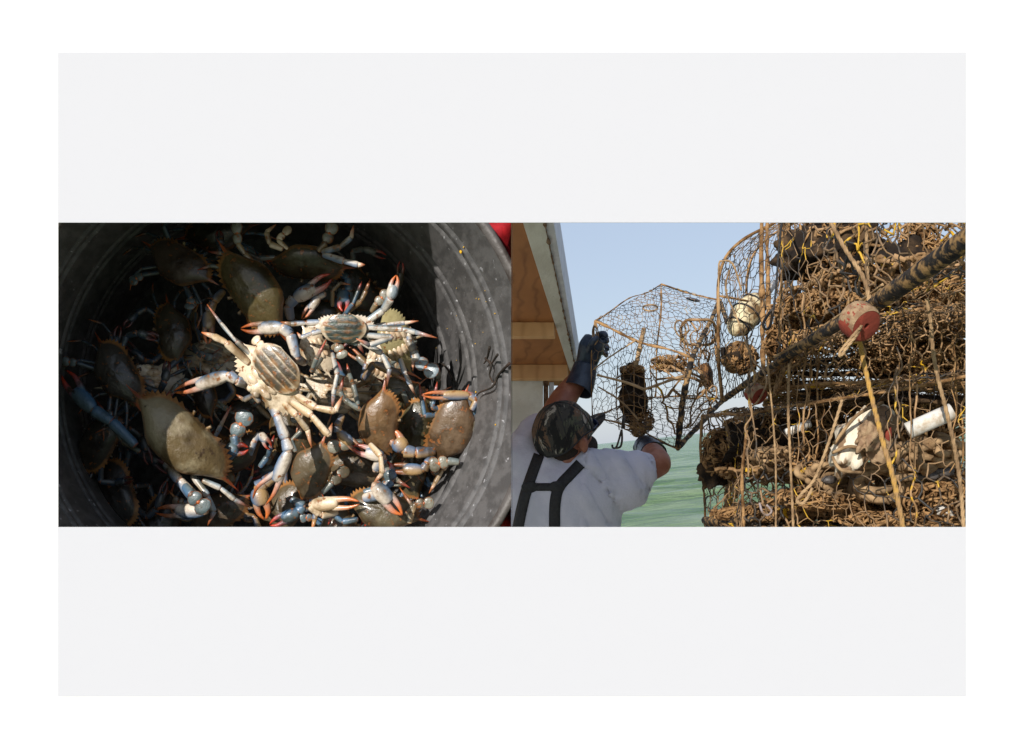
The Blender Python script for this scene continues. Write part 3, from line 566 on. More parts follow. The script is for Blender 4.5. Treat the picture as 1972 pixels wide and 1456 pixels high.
#RIGHT#
# ------------------------------------------------------------------ boat: deck, cabin roof, post
def lerp(a, b, t_): return a+(b-a)*t_
b = MB(); b.box((-1.9, 1.45, -1.62), (2.9, 5.2, -1.55)); o = b.build('deck', M['deck_wood'], smooth=False); o['kind'] = 'structure'
def cabin():
    t = thing('boat_cabin', 'wooden boat cabin roof with bare plywood underside, joists, chipped white edge board and white post', 'cabin', (-.3, 4.1, -1.55))
    # underside plane: slopes down going away
    def U(px_, py_): 
        k_ = (872-py_)/1972; Y = .9545/(k_+.1425); return P(px_, py_, Y)     # z = .9545-.1425Y
    def Zu(Y): return .9545-.1425*Y
    Ya, Yb_ = .55, U(1098, 707).y  # near end added out of view, stretched toward the camera to shade the man
    e0 = U(1008, 429); e1 = U(1096, 709)
    def ex(Y): return e0.x+(e1.x-e0.x)*(Y-e0.y)/(e1.y-e0.y)
    def slab(x0f, x1f, y0, y1, z0, z1, name, m, bev=0):
        b = MB(); c = []
        for dz in (z0, z1):
            for (xf, y) in ((x0f, y0), (x1f, y0), (x1f, y1), (x0f, y1)):
                c.append((xf(y), y, Zu(y)+dz))
        b.hexa(c); return b.build(name, m, t, smooth=False, bev=bev)
    slab(lambda y: -1.7, lambda y: ex(y)+.001, Ya, e1.y+.35, .0, .018, 'roof_panel', M['plywood'])
    # edge board, thick; its side face shows too
    f0 = U(1050, 429); f1 = U(1109, 709); g0 = U(1067, 429); g1 = U(1115, 709)
    def fx(Y): return f0.x+(f1.x-f0.x)*(Y-f0.y)/(f1.y-f0.y)
    slab(lambda y: ex(y)+.002, lambda y: fx(y), Ya, e1.y, -.012, .09, 'fascia', M['white_paint'], bev=.002)
    slab(lambda y: fx(y)+.001, lambda y: g0.x+(g1.x-g0.x)*(y-g0.y)/(g1.y-g0.y), Ya, e1.y+.01, -.006, .10, 'trim_board', M['fascia_side'])
    b = MB(); pts = [Vector((fx(y)+.001, y, Zu(y)-.0125)) for y in [Ya+i*(e1.y-Ya)/200 for i in range(201)]]
    b.tube(pts, [.0008+.0085*max(0, noise.noise(Vector((i*.45, 2, 0)))+.12) for i in range(201)], 5); b.build('bare_edge', M['rust'], t)
    # joists hang under the panel
    for (p0, p1, dep) in ((606, 640, .05), (700, 716, .06)):
        y0 = U(1000, p1).y-.14; y1 = y0+.04
        k0 = (872-p0)/1972
        slab(lambda y: -1.65, lambda y: ex(y)-.001, y0, y1, -dep, -.001, 'joist', M['joist'], bev=.002)
    # cross board beyond the roof, and the white post
    b = MB(); A = P(900, 726, 4.2); B = P(1080, 726, 4.2); z1 = Zu(4.2)-.002
    b.hexa([(-1.65, 4.3, A.z), (B.x, 4.3, A.z-.0), (B.x, 4.36, A.z), (-1.65, 4.36, A.z), (-1.65, 4.3, z1-.03), (P(1104, 0, 4.3).x, 4.3, z1-.03), (P(1104, 0, 4.3).x, 4.36, z1-.03), (-1.65, 4.36, z1-.03)])
    b.build('beam', M['joist'], t, smooth=False)
    b = MB(); b.box((-1.65, 4.22, -1.55), (P(1046, 0, 4.22).x, 4.295, P(0, 727, 4.22).z)); b.build('wall', M['white_paint'], t, smooth=False, bev=.004)
    b = MB(); b.box((P(1047, 0, 4.26).x, 4.25, -1.55), (P(1056, 0, 4.26).x, 4.29, P(0, 729, 4.22).z)); b.build('corner_strip', M['rust'], t, smooth=False)
    b = MB(); b.box((P(1056, 0, 4.3).x+.002, 4.26, -1.55), (P(1066, 0, 4.3).x, 4.29, P(0, 735, 4.22).z)); b.build('post', M['fascia_side'], t, smooth=False)
cabin()

# ------------------------------------------------------------------ wire traps
def hexgrid(b, c00, c10, c01, c11, cell=.038, r=.0016, jit=.004, bulge=.0, seed=0, keep=1.0, mud=.5, kk=None):
    c00, c10, c01, c11 = map(Vector, (c00, c10, c01, c11)); rr = random.Random(seed)
    W = ((c10-c00).length+(c11-c01).length)/2; H = ((c01-c00).length+(c11-c10).length)/2
    nu = max(3, int(W/(cell*.5))); nv = max(2, int(H/(cell*.92)))
    N = (c10-c00).cross(c01-c00).normalized()
    pts = {}
    for i in range(nu+1):
        for j in range(nv+1):
            u = i/nu; v = (j+(.17 if (i+j) % 2 else -.17))/nv; v = min(1, max(0, v))
            p = (c00.lerp(c10, u)).lerp(c01.lerp(c11, u), v)
            e = math.sin(math.pi*u)*math.sin(math.pi*v)
            q = p*5+Vector((seed*3.1, 0, 0))
            p = p+N*(bulge*e+.6*bulge*noise.noise(q*1.2))+Vector((rr.gauss(0, jit), rr.gauss(0, jit), rr.gauss(0, jit)))*min(1, e*4+.2)+noise.noise_vector(q*.8)*jit*3*min(1, e*3)
            pts[i, j] = p
    for (i, j), p in pts.items():
        for (a, c) in ((1, 0), (0, 1)):
            if (i+a, j+c) not in pts or (c == 1 and (i+j) % 2 == 0): continue
            if rr.random() > keep: continue
            q = pts[i+a, j+c]; m_ = noise.noise(p*4+Vector((0, seed, 0)))
            rad = r*(1+max(0, m_+mud-.3)*mud*3.2)*rr.uniform(.8, 1.25)
            mid = p.lerp(q, .5)+Vector((rr.gauss(0, 1), rr.gauss(0, 1), rr.gauss(0, 1)))*jit*.4
            b.tube([p, mid, q], [rad*1.15, rad*.9*rr.uniform(.8, 1.5), rad*1.15], 4, 1, caps=False)
def rod(b, p, q, r, seed=0, wob=.0, lump=.5, n_=None, sides=7):
    p = Vector(p); q = Vector(q); n_ = n_ or max(4, int((q-p).length/.02)); pts = []; rs = []
    for i in range(n_+1):
        t_ = i/n_; x = p.lerp(q, t_); x = x+noise.noise_vector(x*3+Vector((seed, 0, 0)))*wob*math.sin(math.pi*t_); pts.append(x); rs.append(r*(1+lump*max(-.3, noise.noise(x*38+Vector((seed, 0, 0))))))
    b.tube(pts, rs, sides)
def trap_box(c, t, seed, r=.0016, cell=.038, mats=('wire', 'wire'), mud=.5, rodr=.006, faces='TBFKLR', bulge=.01, keep=.97, jit=.004, framemat='mud'):
    """c: FLt FRt BRt BLt FLb FRb BRb BLb"""
    FLt, FRt, BRt, BLt, FLb, FRb, BRb, BLb = [Vector(x) for x in c]
    F = {'T': (FLt, FRt, BLt, BRt), 'B': (FLb, FRb, BLb, BRb), 'F': (FLb, FRb, FLt, FRt), 'K': (BLb, BRb, BLt, BRt), 'L': (FLb, BLb, FLt, BLt), 'R': (FRb, BRb, FRt, BRt)}
    b = MB()
    for k_ in faces: hexgrid(b, *F[k_], cell=cell, r=r, jit=jit, bulge=bulge, seed=seed+ord(k_), keep=keep, mud=mud)
    b.build('wire_mesh', M[mats[0]], t)
    b = MB()
    for i, (p, q) in enumerate(((FLt, FRt), (FRt, BRt), (BRt, BLt), (BLt, FLt), (FLb, FRb), (FRb, BRb), (BRb, BLb), (BLb, FLb), (FLt, FLb), (FRt, FRb), (BRt, BRb), (BLt, BLb))):
        rod(b, p, q, rodr, seed+i, .02, .9)
    b.build('frame', M[framemat], t)
def clump(b, c, ext, n_, r, seed, steps=7, step=.035, sides=6):
    """tangled strands wandering inside an ellipsoid"""
    rr = random.Random(seed); c = Vector(c); n_ = int(n_*1.25); r = r*.5; steps += 2; step *= .85
    for _ in range(n_):
        while 1:
            q = Vector([rr.uniform(-1, 1) for _ in range(3)])
            if q.length < 1: break
        d = Vector([rr.gauss(0, 1) for _ in range(3)]).normalized(); pts = []
        for s_ in range(steps):
            pts.append(c+Vector((q.x*ext[0], q.y*ext[1], q.z*ext[2]))); d = (d+Vector([rr.gauss(0, .45) for _ in range(3)])).normalized()
            q = q+Vector((d.x*step/ext[0], d.y*step/ext[1], d.z*step/ext[2]))
            if q.length > 1: q = q.normalized()*.98; d = -d
        R = r*rr.uniform(.55, 1.4); ph = rr.random()*9
        b.tube(pts, lambda t_: R*(1+.35*math.sin(t_*23+ph)), sides, 3, caps=True)
def lumpy(b, c, r, seed, nu=28, nv=20, jit=.5, axes=None):
    vs0 = len(b.v); b.ball(c, r, nu=nu, nv=nv, jit=jit, seed=seed, axes=axes); c = Vector(c)
    for i in range(vs0, len(b.v)):
        d = (b.v[i]-c); n1 = noise.noise(b.v[i]*28+Vector((seed, 0, 0))); n2 = noise.noise(b.v[i]*75); b.v[i] = c+d*(1+.22*n1+.12*n2)

# --- the trap being lifted by the man
K = dict(A=(1145, 618, 3.75), B=(1273, 547, 4.25), C=(1386, 578, 4.2), D=(1332, 690, 3.65), a=(1141, 803, 3.75), b=(1262, 765, 4.2), c=(1393, 770, 4.15), d=(1305, 864, 3.7))
def held_trap():
    t = thing('crab_trap', 'crab trap of thin wire mesh lifted in the air by the man in gloves', 'crab trap', P(1270, 870, 3.9))
    p = {k_: P(*v) for k_, v in K.items()}
    b = MB(); sd = 1
    for f in (('A', 'D', 'B', 'C'), ('a', 'd', 'A', 'D'), ('d', 'c', 'D', 'C'), ('a', 'b', 'A', 'B'), ('b', 'c', 'B', 'C'), ('a', 'd', 'b', 'c')):
        sd += 1; hexgrid(b, *[p[x] for x in f], cell=.035, r=.0009, jit=.003, bulge=.014, seed=sd, mud=.22)
    b.build('wire_mesh', M['wire_clean'], t)
    b = MB()
    for i, (x, y, r) in enumerate((('A', 'B', .0022), ('B', 'C', .0035), ('A', 'D', .0046), ('a', 'd', .004), ('a', 'A', .002), ('B', 'b', .0035), ('b', 'c', .003), ('C', 'c', .0042), ('a', 'b', .003))): rod(b, p[x], p[y], r, i, .03, 1.0)
    b.build('frame', M['mud'], t)
    b = MB()
    for i, (x, y, r) in enumerate((('D', 'd', .011), ('D', 'C', .009), ('d', 'c', .0095))): rod(b, p[x], p[y], r, 20+i, .01, .35)
    rod(b, p['C'], P(1400, 620, 4.0), .009, 3, 0, .3)
    b.build('thick_bar', M['pipe'], t)
    b = MB()   # entrance funnels and rings
    def ring(c, rx, rz, Y, r, tl=0): b.tube([P(c[0]+rx*math.cos(a)+tl*math.sin(a), c[1]+rz*math.sin(a), Y+.02*math.cos(a*2)) for a in [i*math.pi/9 for i in range(19)]], r, 6)
    ring((1252, 593), 14, 6, 4.0, .0035); b.build('ring', M['rope'], t); b = MB(); ring((1310, 633), 10, 16, 4.0, .0035, 3); b.build('ring', M['rope'], t)
    b = MB()
    # crumpled funnel, hanging inside at the right
    for k_ in range(9):
        a0 = 2*math.pi*k_/9; a1 = 2*math.pi*(k_+1)/9
        f = lambda a, s_, y: P(1352-30*s_*.4+34*s_*math.cos(a), 640+y+26*s_*math.sin(a), 3.95+.1*s_*math.sin(a))
        hexgrid(b, f(a0, 1, 0), f(a1, 1, 0), f(a0, .55, 60), f(a1, .55, 60), cell=.045, r=.0017, jit=.008, seed=50+k_, mud=.5)
    b.tube([P(1345+34*math.cos(a), 640+28*math.sin(a)+4*math.sin(3*a), 3.95+.1*math.sin(a)) for a in [i*math.pi/12 for i in range(25)]], .0055, 6)
    hexgrid(b, P(1255, 715, 3.75), P(1300, 850, 3.78), P(1345, 690, 3.95), P(1385, 775, 4.0), cell=.052, r=.0019, jit=.012, bulge=.07, seed=71, mud=.6)
    b.build('funnel', M['wire'], t)
    b = MB(); clump(b, P(1292, 700, 3.85), (.085, .05, .034), 60, .004, 5, step=.02); b.build('growth', M['mud'], t); b = MB(); clump(b, P(1225, 828, 3.85), (.04, .03, .03), 18, .004, 6, step=.02); b.build('growth', M['mud'], t)
    b = MB(); rod(b, P(1150, 722, 3.7), P(1240, 750, 3.66), .0045, 1, .03); rod(b, P(1240, 750, 3.66), P(1330, 722, 3.68), .005, 2, .03); rod(b, P(1152, 745, 3.72), P(1230, 810, 3.7), .003, 3, .02); rod(b, P(1143, 712, 3.73), P(1225, 655, 3.7), .003, 4, .02); b.build('cord', M['rope'], t)
held_trap()
# things inside the lifted trap
def bait():
    t = thing('bait_cage', 'dark overgrown bait cylinder standing inside the lifted trap', 'bait cage', P(1218, 830, 3.9))
    b = MB(); lumpy(b, P(1221, 765, 3.9), (.052, .05, .108), 3, jit=.35); b.build('core', M['dark_mud'], t)
    b = MB(); clump(b, P(1236, 812, 3.88), (.048, .05, .05), 46, .0045, 9, step=.02); clump(b, P(1218, 712, 3.88), (.055, .05, .018), 26, .0045, 10, step=.02)
    for q_ in (725, 745, 765, 785, 805): b.tube([P(1221+35*math.cos(u*math.pi/8), q_+5*math.sin(u), 3.9-.062*math.sin(u*math.pi/8)) for u in range(17)], .0018, 5)
    for i in range(5):
        a = math.pi*(.1+i*.2); b.tube([P(1221+33*math.cos(a), 708, 3.9-.06*math.sin(a)), P(1221+36*math.cos(a), 770, 3.9-.07*math.sin(a)), P(1221+30*math.cos(a), 828, 3.9-.05*math.sin(a))], .0022, 5, 4)
    b.build('cage_wire', M['mud'], t)
bait()
b = MB(); rod(b, P(1224, 706, 3.8), P(1240, 632, 3.82), .0085, 4, 0, .12); tag(b.build('stick', M['wood_pale'] if 'wood_pale' in M else M['rope']), 'pale wooden stick poking up from the bait cylinder in the lifted trap', 'stick')
b = MB(); lumpy(b, P(1361, 724, 3.95), (.024, .02, .052), 12, jit=.2, axes=(Vector((.97, 0, .25)), Vector((0, 1, 0)), Vector((-.25, 0, .97)))); tag(b.build('wood_chunk', M['cork']), 'orange brown oval lump hanging at the right of the lifted trap', 'float')
b = MB(); b.ball(P(1334, 577, 4.15), (.03, .015, .007), nu=14, nv=8, axes=(Vector((.97, 0, -.25)), Vector((0, 1, 0)), Vector((.25, 0, .97)))); tag(b.build('tag_plate', M['glove']), 'small slate blue tag on the top edge of the lifted trap', 'tag')
b = MB()
b.tube([P(1202, 800, 3.6), P(1199, 826, 3.6)], .006, 6)
b.tube([P(1197, 827, 3.6), P(1191, 850, 3.6), P(1186, 862, 3.6), P(1180, 862, 3.6), P(1179, 856, 3.6)], .0035, 6, 4); b.tube([P(1197, 827, 3.6), P(1198, 845, 3.6), P(1195, 860, 3.6), P(1186, 863, 3.6)], .0038, 6, 4); b.tube([P(1192, 838, 3.6), P(1196, 839, 3.6)], .002, 5)
tag(b.build('snap_hook', M['steel']), 'black metal hook hanging below the lifted trap over the sea', 'hook')

# --- the stack
def stack():
    G = 'crab traps stacked on the boat'
    def tr(label, base): return thing('crab_trap', label, 'crab trap', base, G)
    # lower front trap
    t = tr('lowest muddy trap of the stack, holding the white jug and coiled ropes', P(1500, 1040, 2.5))
    c = [P(1440, 800, 2.55), P(2010, 690, 1.95), P(1900, 790, 2.9), P(1352, 800, 3.15), P(1432, 1022, 2.55), P(2010, 1090, 1.95), P(1900, 1010, 2.9), P(1358, 1003, 3.15)]
    trap_box(c, t, 11, r=.00098, cell=.038, mud=.55, rodr=.0036, jit=.0065, bulge=.03, keep=.95, mats=('wire_dk', 'wire'))
    b = MB(); hexgrid(b, P(1380, 905, 2.8), P(1880, 905, 2.4), P(1400, 925, 3.1), P(1880, 935, 3.0), cell=.038, r=.0014, jit=.011, seed=33, mud=1); hexgrid(b, P(1500, 960, 2.5), P(1880, 965, 2.4), P(1500, 1010, 2.9), P(1880, 1020, 2.9), cell=.038, r=.0014, jit=.011, seed=34, mud=1)
    hexgrid(b, P(1540, 945, 2.5), P(1700, 945, 2.4), P(1540, 1020, 2.7), P(1700, 1020, 2.7), cell=.034, r=.0028, jit=.011, seed=35, mud=1, bulge=.06)
    b.build('partition', M['wire'], t)
    b = MB(); rod(b, P(1358, 1002, 3.1), P(1450, 1000, 2.55), .011, 7, .01); rod(b, P(1360, 1010, 3.1), P(1640, 1012, 2.5), .008, 8, .01); b.build('bottom_bar', M['pipe'], t)
    # upper trap whose bottom edge is the thick pipe
    t = tr('upper trap above the black and yellow bar with crumpled netting inside', P(1500, 770, 2.6))
    c = [P(1505, 380, 2.45), P(1960, 90, 1.5), P(1900, 400, 2.9), P(1510, 425, 2.95), P(1500, 697, 2.45), P(1960, 392, 1.5), P(1900, 745, 2.9), P(1480, 735, 2.95)]
    trap_box(c, t, 21, r=.00098, cell=.036, mud=.5, rodr=.0034, jit=.0065, bulge=.03, keep=.93, mats=('wire_dk', 'wire'), faces='BFKR')
    b = MB(); hexgrid(b, P(1500, 560, 2.6), P(1860, 470, 2.3), P(1480, 700, 2.9), P(1860, 640, 2.8), cell=.034, r=.0014, jit=.011, seed=43, mud=1, bulge=.08)
    hexgrid(b, P(1560, 440, 2.7), P(1860, 430, 2.5), P(1560, 560, 2.7), P(1860, 560, 2.6), cell=.034, r=.0016, jit=.011, seed=44, mud=.7, bulge=.08); b.build('funnel', M['wire'], t)
    b = MB(); rod(b, P(1393, 770, 3.1), P(1500, 697, 2.48), .0095, 5, .004, .25, sides=12); rod(b, P(1500, 695, 2.48), P(1668, 592, 1.95), .0125, 6, .004, .2, sides=14); rod(b, P(1662, 596, 1.95), P(1705, 572, 1.85), .012, 9, 0, .3, sides=14)
    b.build('thin_bar', M['pipe'], t)
    b = MB(); rod(b, P(1700, 575, 1.85), P(1905, 430, 1.5), .0165, 8, .002, .12, sides=18); b.ball(P(1700, 575, 1.85), .017, nu=14, nv=10, jit=.3); b.build('thick_bar', M['pipe'], t)
    # middle trap seen from below between the two
    t = tr('middle trap squashed flat between the upper and the lowest trap on the right', P(1700, 790, 2.8))
    c = [P(1530, 640, 2.5), P(1990, 560, 2.0), P(1900, 690, 3.1), P(1480, 720, 3.3), P(1500, 748, 2.5), P(1990, 720, 2.0), P(1900, 775, 3.2), P(1470, 782, 3.3)]
    trap_box(c, t, 51, r=.0011, cell=.028, mud=.6, rodr=.0034, jit=.005, bulge=.012, keep=.97)
    b = MB()
    for i in range(9): rod(b, P(1500+i*6, 700+i*9, 2.9-.05*i), P(1900, 690+i*12, 2.6-.05*i), .0035+.001*(i % 3), 60+i, .03, 1)
    b.build('slat', M['dark_mud'], t)
    # tall narrow trap on the left of the stack, arched top
    t = tr('arched wire trap at the left end of the stack against the sky', P(1440, 770, 2.9))
    b = MB(); arch = [(1390, 770), (1384, 690), (1383, 600), (1384, 540), (1398, 495), (1430, 462), (1470, 440), (1500, 425)]
    for i in range(len(arch)-1):
        (x0, y0), (x1, y1) = arch[i], arch[i+1]; hexgrid(b, P(x0, y0, 2.95), P(x1, y1, 2.95), P(x0+55, y0-8, 3.35), P(x1+55, y1-8, 3.35), cell=.035, r=.0009, jit=.003, seed=80+i, mud=.2)
    hexgrid(b, P(1390, 770, 2.95), P(1500, 700, 2.75), P(1392, 500, 2.95), P(1500, 430, 2.75), cell=.036, r=.0009, jit=.003, seed=90, mud=.2, bulge=.02); hexgrid(b, P(1445, 760, 3.35), P(1530, 700, 3.2), P(1445, 460, 3.35), P(1530, 400, 3.2), cell=.036, r=.0009, jit=.003, seed=91, mud=.2)
    b.build('wire_mesh', M['wire_clean'], t)
    b = MB(); b.tube([P(x, y, 2.95) for x, y in arch], .0045, 6, 5); b.tube([P(x+55, y-8, 3.35) for x, y in arch], .004, 6, 5)
    for x in (1467, 1478): rod(b, P(x, 425, 2.9), P(x+4, 720, 2.8), .006, x, .02, 1)
    rod(b, P(1384, 570, 2.95), P(1440, 580, 2.95), .0035, 3, .01); b.build('frame', M['mud'], t)
M['wire_dk'] = mat('mixed_wire', (.03, .027, .024), (.27, .165, .08), 9, rough=.6, bump=.5, bscale=150, lo=.42, hi=.54, c3=(.62, .37, .03), s3=12, lo3=.58, hi3=.62)
stack()
# two more traps stand further back in the stack
for (lab, cc, sd) in (('far muddy trap glimpsed behind the upper trap near the top right corner', [P(1520, 425, 3.2), P(1990, 300, 2.6), P(1960, 420, 3.6), P(1500, 425, 3.6), P(1510, 590, 3.2), P(1990, 560, 2.6), P(1960, 620, 3.6), P(1500, 640, 3.6)], 101),
                      ('far muddy trap glimpsed behind the white jug of the lowest trap', [P(1400, 810, 3.4), P(1960, 780, 3.0), P(1960, 800, 3.8), P(1400, 815, 3.8), P(1400, 985, 3.4), P(1960, 1010, 3.0), P(1960, 985, 3.8), P(1400, 970, 3.8)], 102)):
    t = thing('crab_trap', lab, 'crab trap', cc[4], 'crab traps stacked on the boat'); trap_box(cc, t, sd, r=.0013, cell=.036, mud=.7, rodr=.0036, jit=.008, bulge=.03, keep=.9)
# what keeps the stack up, below the picture
t = thing('trap_stand', 'low wooden platform carrying the stack of traps', 'platform', (1.0, 2.7, -1.55))
b = MB(); b.box((.40, 1.85, -.275), (1.80, 3.05, -.228)); b.build('top', M['deck_wood'], t, smooth=False)
for x in (.5, 1.66):
    for y in (1.95, 2.9): b = MB(); b.box((x, y, -1.55), (x+.06, y+.06, -.276)); b.build('leg', M['deck_wood'], t, smooth=False)

# --- things caught in the traps
def growth(label, parts, m='mud', name='growth', cat='growth'):
    b = MB()
    for q in parts:
        c, ext, n_, r, sd = q[:5]; clump(b, P(*c), ext, n_, r, sd, step=q[5] if len(q) > 5 else .03)
    tag(b.build(name, M[m]), label, cat)
def barrel(lab, c, r, ax, sd, m='dark_mud'):
    t = thing('bait_bag', lab, 'bait bag', P(*c))
    a = Vector(ax).normalized(); o_ = a.orthogonal().normalized(); q = a.cross(o_)
    b = MB(); lumpy(b, P(*c), r, sd, jit=.4, axes=(o_, q, a), nu=36, nv=26); b.build('core', M[m], t)
    b = MB(); clump(b, P(*c), (max(r[0], .05)*1.1, r[1]*1.1, r[2]*1.0), 120, .0045, sd+1, step=.022)
    b.build('growth', M['mud'], t)
barrel('big dark overgrown bait bag hanging in the upper trap at the top', (1592, 482, 2.75), (.085, .075, .135), (1, .1, .18), 31)
barrel('dark overgrown bait bag in the middle of the stack below the big one', (1530, 612, 2.9), (.045, .04, .06), (.3, .1, 1), 37)
barrel('dark bait bag with brown mouth in the left end of the lowest trap', (1385, 880, 2.95), (.04, .05, .085), (.45, .1, 1), 41)
barrel('brown crusted bait bag left of the small white pipe', (1470, 850, 2.8), (.06, .06, .095), (1, .1, .15), 47)
barrel('brown ragged bait bag at the upper right behind the bar', (1770, 500, 2.6), (.05, .05, .11), (1, 0, -.1), 53)
barrel('muddy bait bag hanging under the striped glass bottle', (1425, 690, 3.05), (.035, .04, .05), (1, .1, -.3), 57)
growth('brown mat of growth hanging in netting above the big red float', [((1600, 590, 2.6), (.16, .1, .035), 150, .005, 61), ((1520, 660, 2.7), (.07, .08, .06), 60, .004, 62), ((1640, 540, 2.6), (.1, .1, .04), 70, .005, 63)])
growth('dense brown growth filling the netting right of the big red float', [((1760, 690, 2.6), (.16, .15, .06), 170, .005, 64), ((1800, 620, 2.5), (.09, .12, .05), 70, .005, 65), ((1800, 560, 2.5), (.09, .12, .035), 70, .004, 66)])
growth('shaggy brown growth on the floor of the lowest trap', [((1600, 960, 2.5), (.17, .15, .03), 150, .005, 67), ((1450, 990, 2.8), (.12, .1, .02), 90, .005, 68), ((1800, 960, 2.4), (.12, .12, .04), 90, .005, 69), ((1730, 1000, 2.4), (.16, .12, .02), 80, .005, 70)])
growth('thick brown growth behind the white jug', [((1740, 830, 2.75), (.16, .1, .10), 190, .007, 71), ((1600, 820, 2.8), (.12, .08, .06), 90, .005, 72), ((1560, 880, 2.7), (.09, .08, .04), 60, .005, 73)])
growth('brown clumps along the sides of the middle trap', [((1600, 760, 2.7), (.14, .1, .012), 80, .004, 74), ((1480, 740, 2.8), (.07, .08, .02), 50, .004, 75)])
# coiled brown ropes
def loops(label, spec, r=.008, m='rope', seed=1):
    rr = random.Random(seed); b = MB()
    for (x, y, Y, n_, R) in spec:
        for i in range(n_):
            cx, cy = x+rr.gauss(0, R*.4), y+rr.gauss(0, R*.18); ph = rr.random()*6; tlt = rr.uniform(.25, .8); sp = rr.uniform(3.5, 6)
            b.tube([P(cx+R*rr.uniform(.8, 1.1)*math.cos(ph+a*sp/8), cy+R*tlt*math.sin(ph+a*sp/8)+rr.gauss(0, 1.5), Y+.03*math.sin(a+ph)+i*.004) for a in range(9)], r, 8, 5)
    return tag(b.build('rope', M[m]), label, 'rope')
loops('heap of thick coiled brown rope right of the white jug', [(1760, 880, 2.35, 9, 42), (1810, 870, 2.35, 6, 35), (1700, 925, 2.35, 5, 45)], .0088, seed=3)
loops('brown rope lying in flat bends below the white jug', [(1640, 925, 2.4, 7, 45), (1590, 915, 2.4, 4, 30)], .0075, seed=5)
loops('small brown coil of rope below the crusted bait bag', [(1485, 880, 2.6, 9, 24)], .0055, seed=7)
loops('rope coil slung round the muddy lump on the white jug', [(1718, 800, 2.38, 3, 26)], .0085, seed=12)
def jug():
    t = thing('white_jug', 'cracked white and brown jug bound with twine lying in the lowest trap', 'jug', P(1640, 890, 2.3))
    b = MB(); ax = (P(1690, 790, 2.45)-P(1625, 890, 2.4)).normalized(); o_ = ax.cross(CAM).normalized(); q = ax.cross(o_)
    lumpy(b, P(1652, 848, 2.28), (.047, .045, .088), 4, axes=(o_, q, ax), jit=.35); b.ball(P(1692, 812, 2.27), (.04, .035, .04), nu=18, nv=12); b.build('body', M['white_plastic'], t)
    b = MB(); lumpy(b, P(1680, 830, 2.22), (.024, .022, .045), 9, axes=(o_, q, ax)); lumpy(b, P(1697, 868, 2.23), (.028, .02, .03), 14); b.build('crust', M['crust'], t)
    b = MB()
    for (p0, p1, p2) in (((1603, 872), (1640, 860), (1690, 875)), ((1606, 855), (1650, 800), (1700, 775)), ((1603, 880), (1620, 905), (1660, 910))): b.tube([P(*p0, 2.24), P(*p1, 2.215), P(*p2, 2.25)], .0038, 6, 6)
    b.build('twine', M['rope'], t)
    b = MB(); b.ball(P(1706, 838, 2.23), (.013, .012, .02), nu=10, nv=8, jit=.5, seed=3); b.build('red_patch', M['red_foam'], t)
jug()
for (lab, p0, p1, r, Y0, Y1) in (('thick white plastic pipe poking left from the right edge of the lowest trap', (1748, 830), (1834, 792), .0175, 2.12, 2.1), ('short white pipe end beside the brown crusted bait bag', (1513, 834), (1560, 815), .010, 2.5, 2.5), ('white pipe end behind the striped glass bottle at the left end of the stack', (1474, 570), (1492, 545), .010, 3.0, 3.1)):
    b = MB(); a = P(*p0, Y0); c = P(*p1, Y1); d = (c-a); b.tube([a+d*.08, a, a+d*.0001, c], [r*.8, r*.82, r, r], 18, 1); tag(b.build('pipe', M['pvc']), lab, 'pipe')
b = MB(); lumpy(b, P(1818, 985, 2.35), (.028, .02, .012), 22, jit=.2); tag(b.build('shell_piece', M['pvc']), 'chalky white piece lying at the bottom right of the lowest trap', 'shell piece')
for (x, y, r, lab) in ((1596, 924, .014, 'leftmost small blue grey shell under the white jug'), (1765, 918, .016, 'first blue grey shell of the row under the coiled rope'), (1790, 915, .018, 'second shell of the row under the coiled rope'), (1815, 908, .02, 'rightmost and largest grey shell under the coiled rope')):
    b = MB(); b.ball(P(x, y, 2.36), (r*1.3, r, r*.7), nu=12, nv=8, jit=.4, seed=x); tag(b.build('oyster_shell', M['galv_rim']), lab, 'shell', 'shells in the lowest trap')
def bottle():
    t = thing('bottle', 'dirty yellowish jug bound with dark straps in the arched trap', 'jug', P(1420, 650, 3.1))
    a = P(1412, 640, 3.1); c = P(1462, 572, 3.15); ax = (c-a).normalized(); o_ = ax.cross(CAM).normalized(); q = ax.cross(o_)
    b = MB(); b.ball(a.lerp(c, .5), (.045, .045, .085), nu=24, nv=16, axes=(o_, q, ax)); b.build('body', M['jug'], t)
    b = MB()
    for s_ in (-.6, 0, .55):
        m_ = a.lerp(c, .5)+ax*.085*s_; R = .0465*math.sqrt(1-s_*s_*.95); b.tube([m_+o_*R*math.cos(u*math.pi/8)+q*R*math.sin(u*math.pi/8) for u in range(17)], .003, 6)
    b.build('strap', M['strap'], t)
bottle()

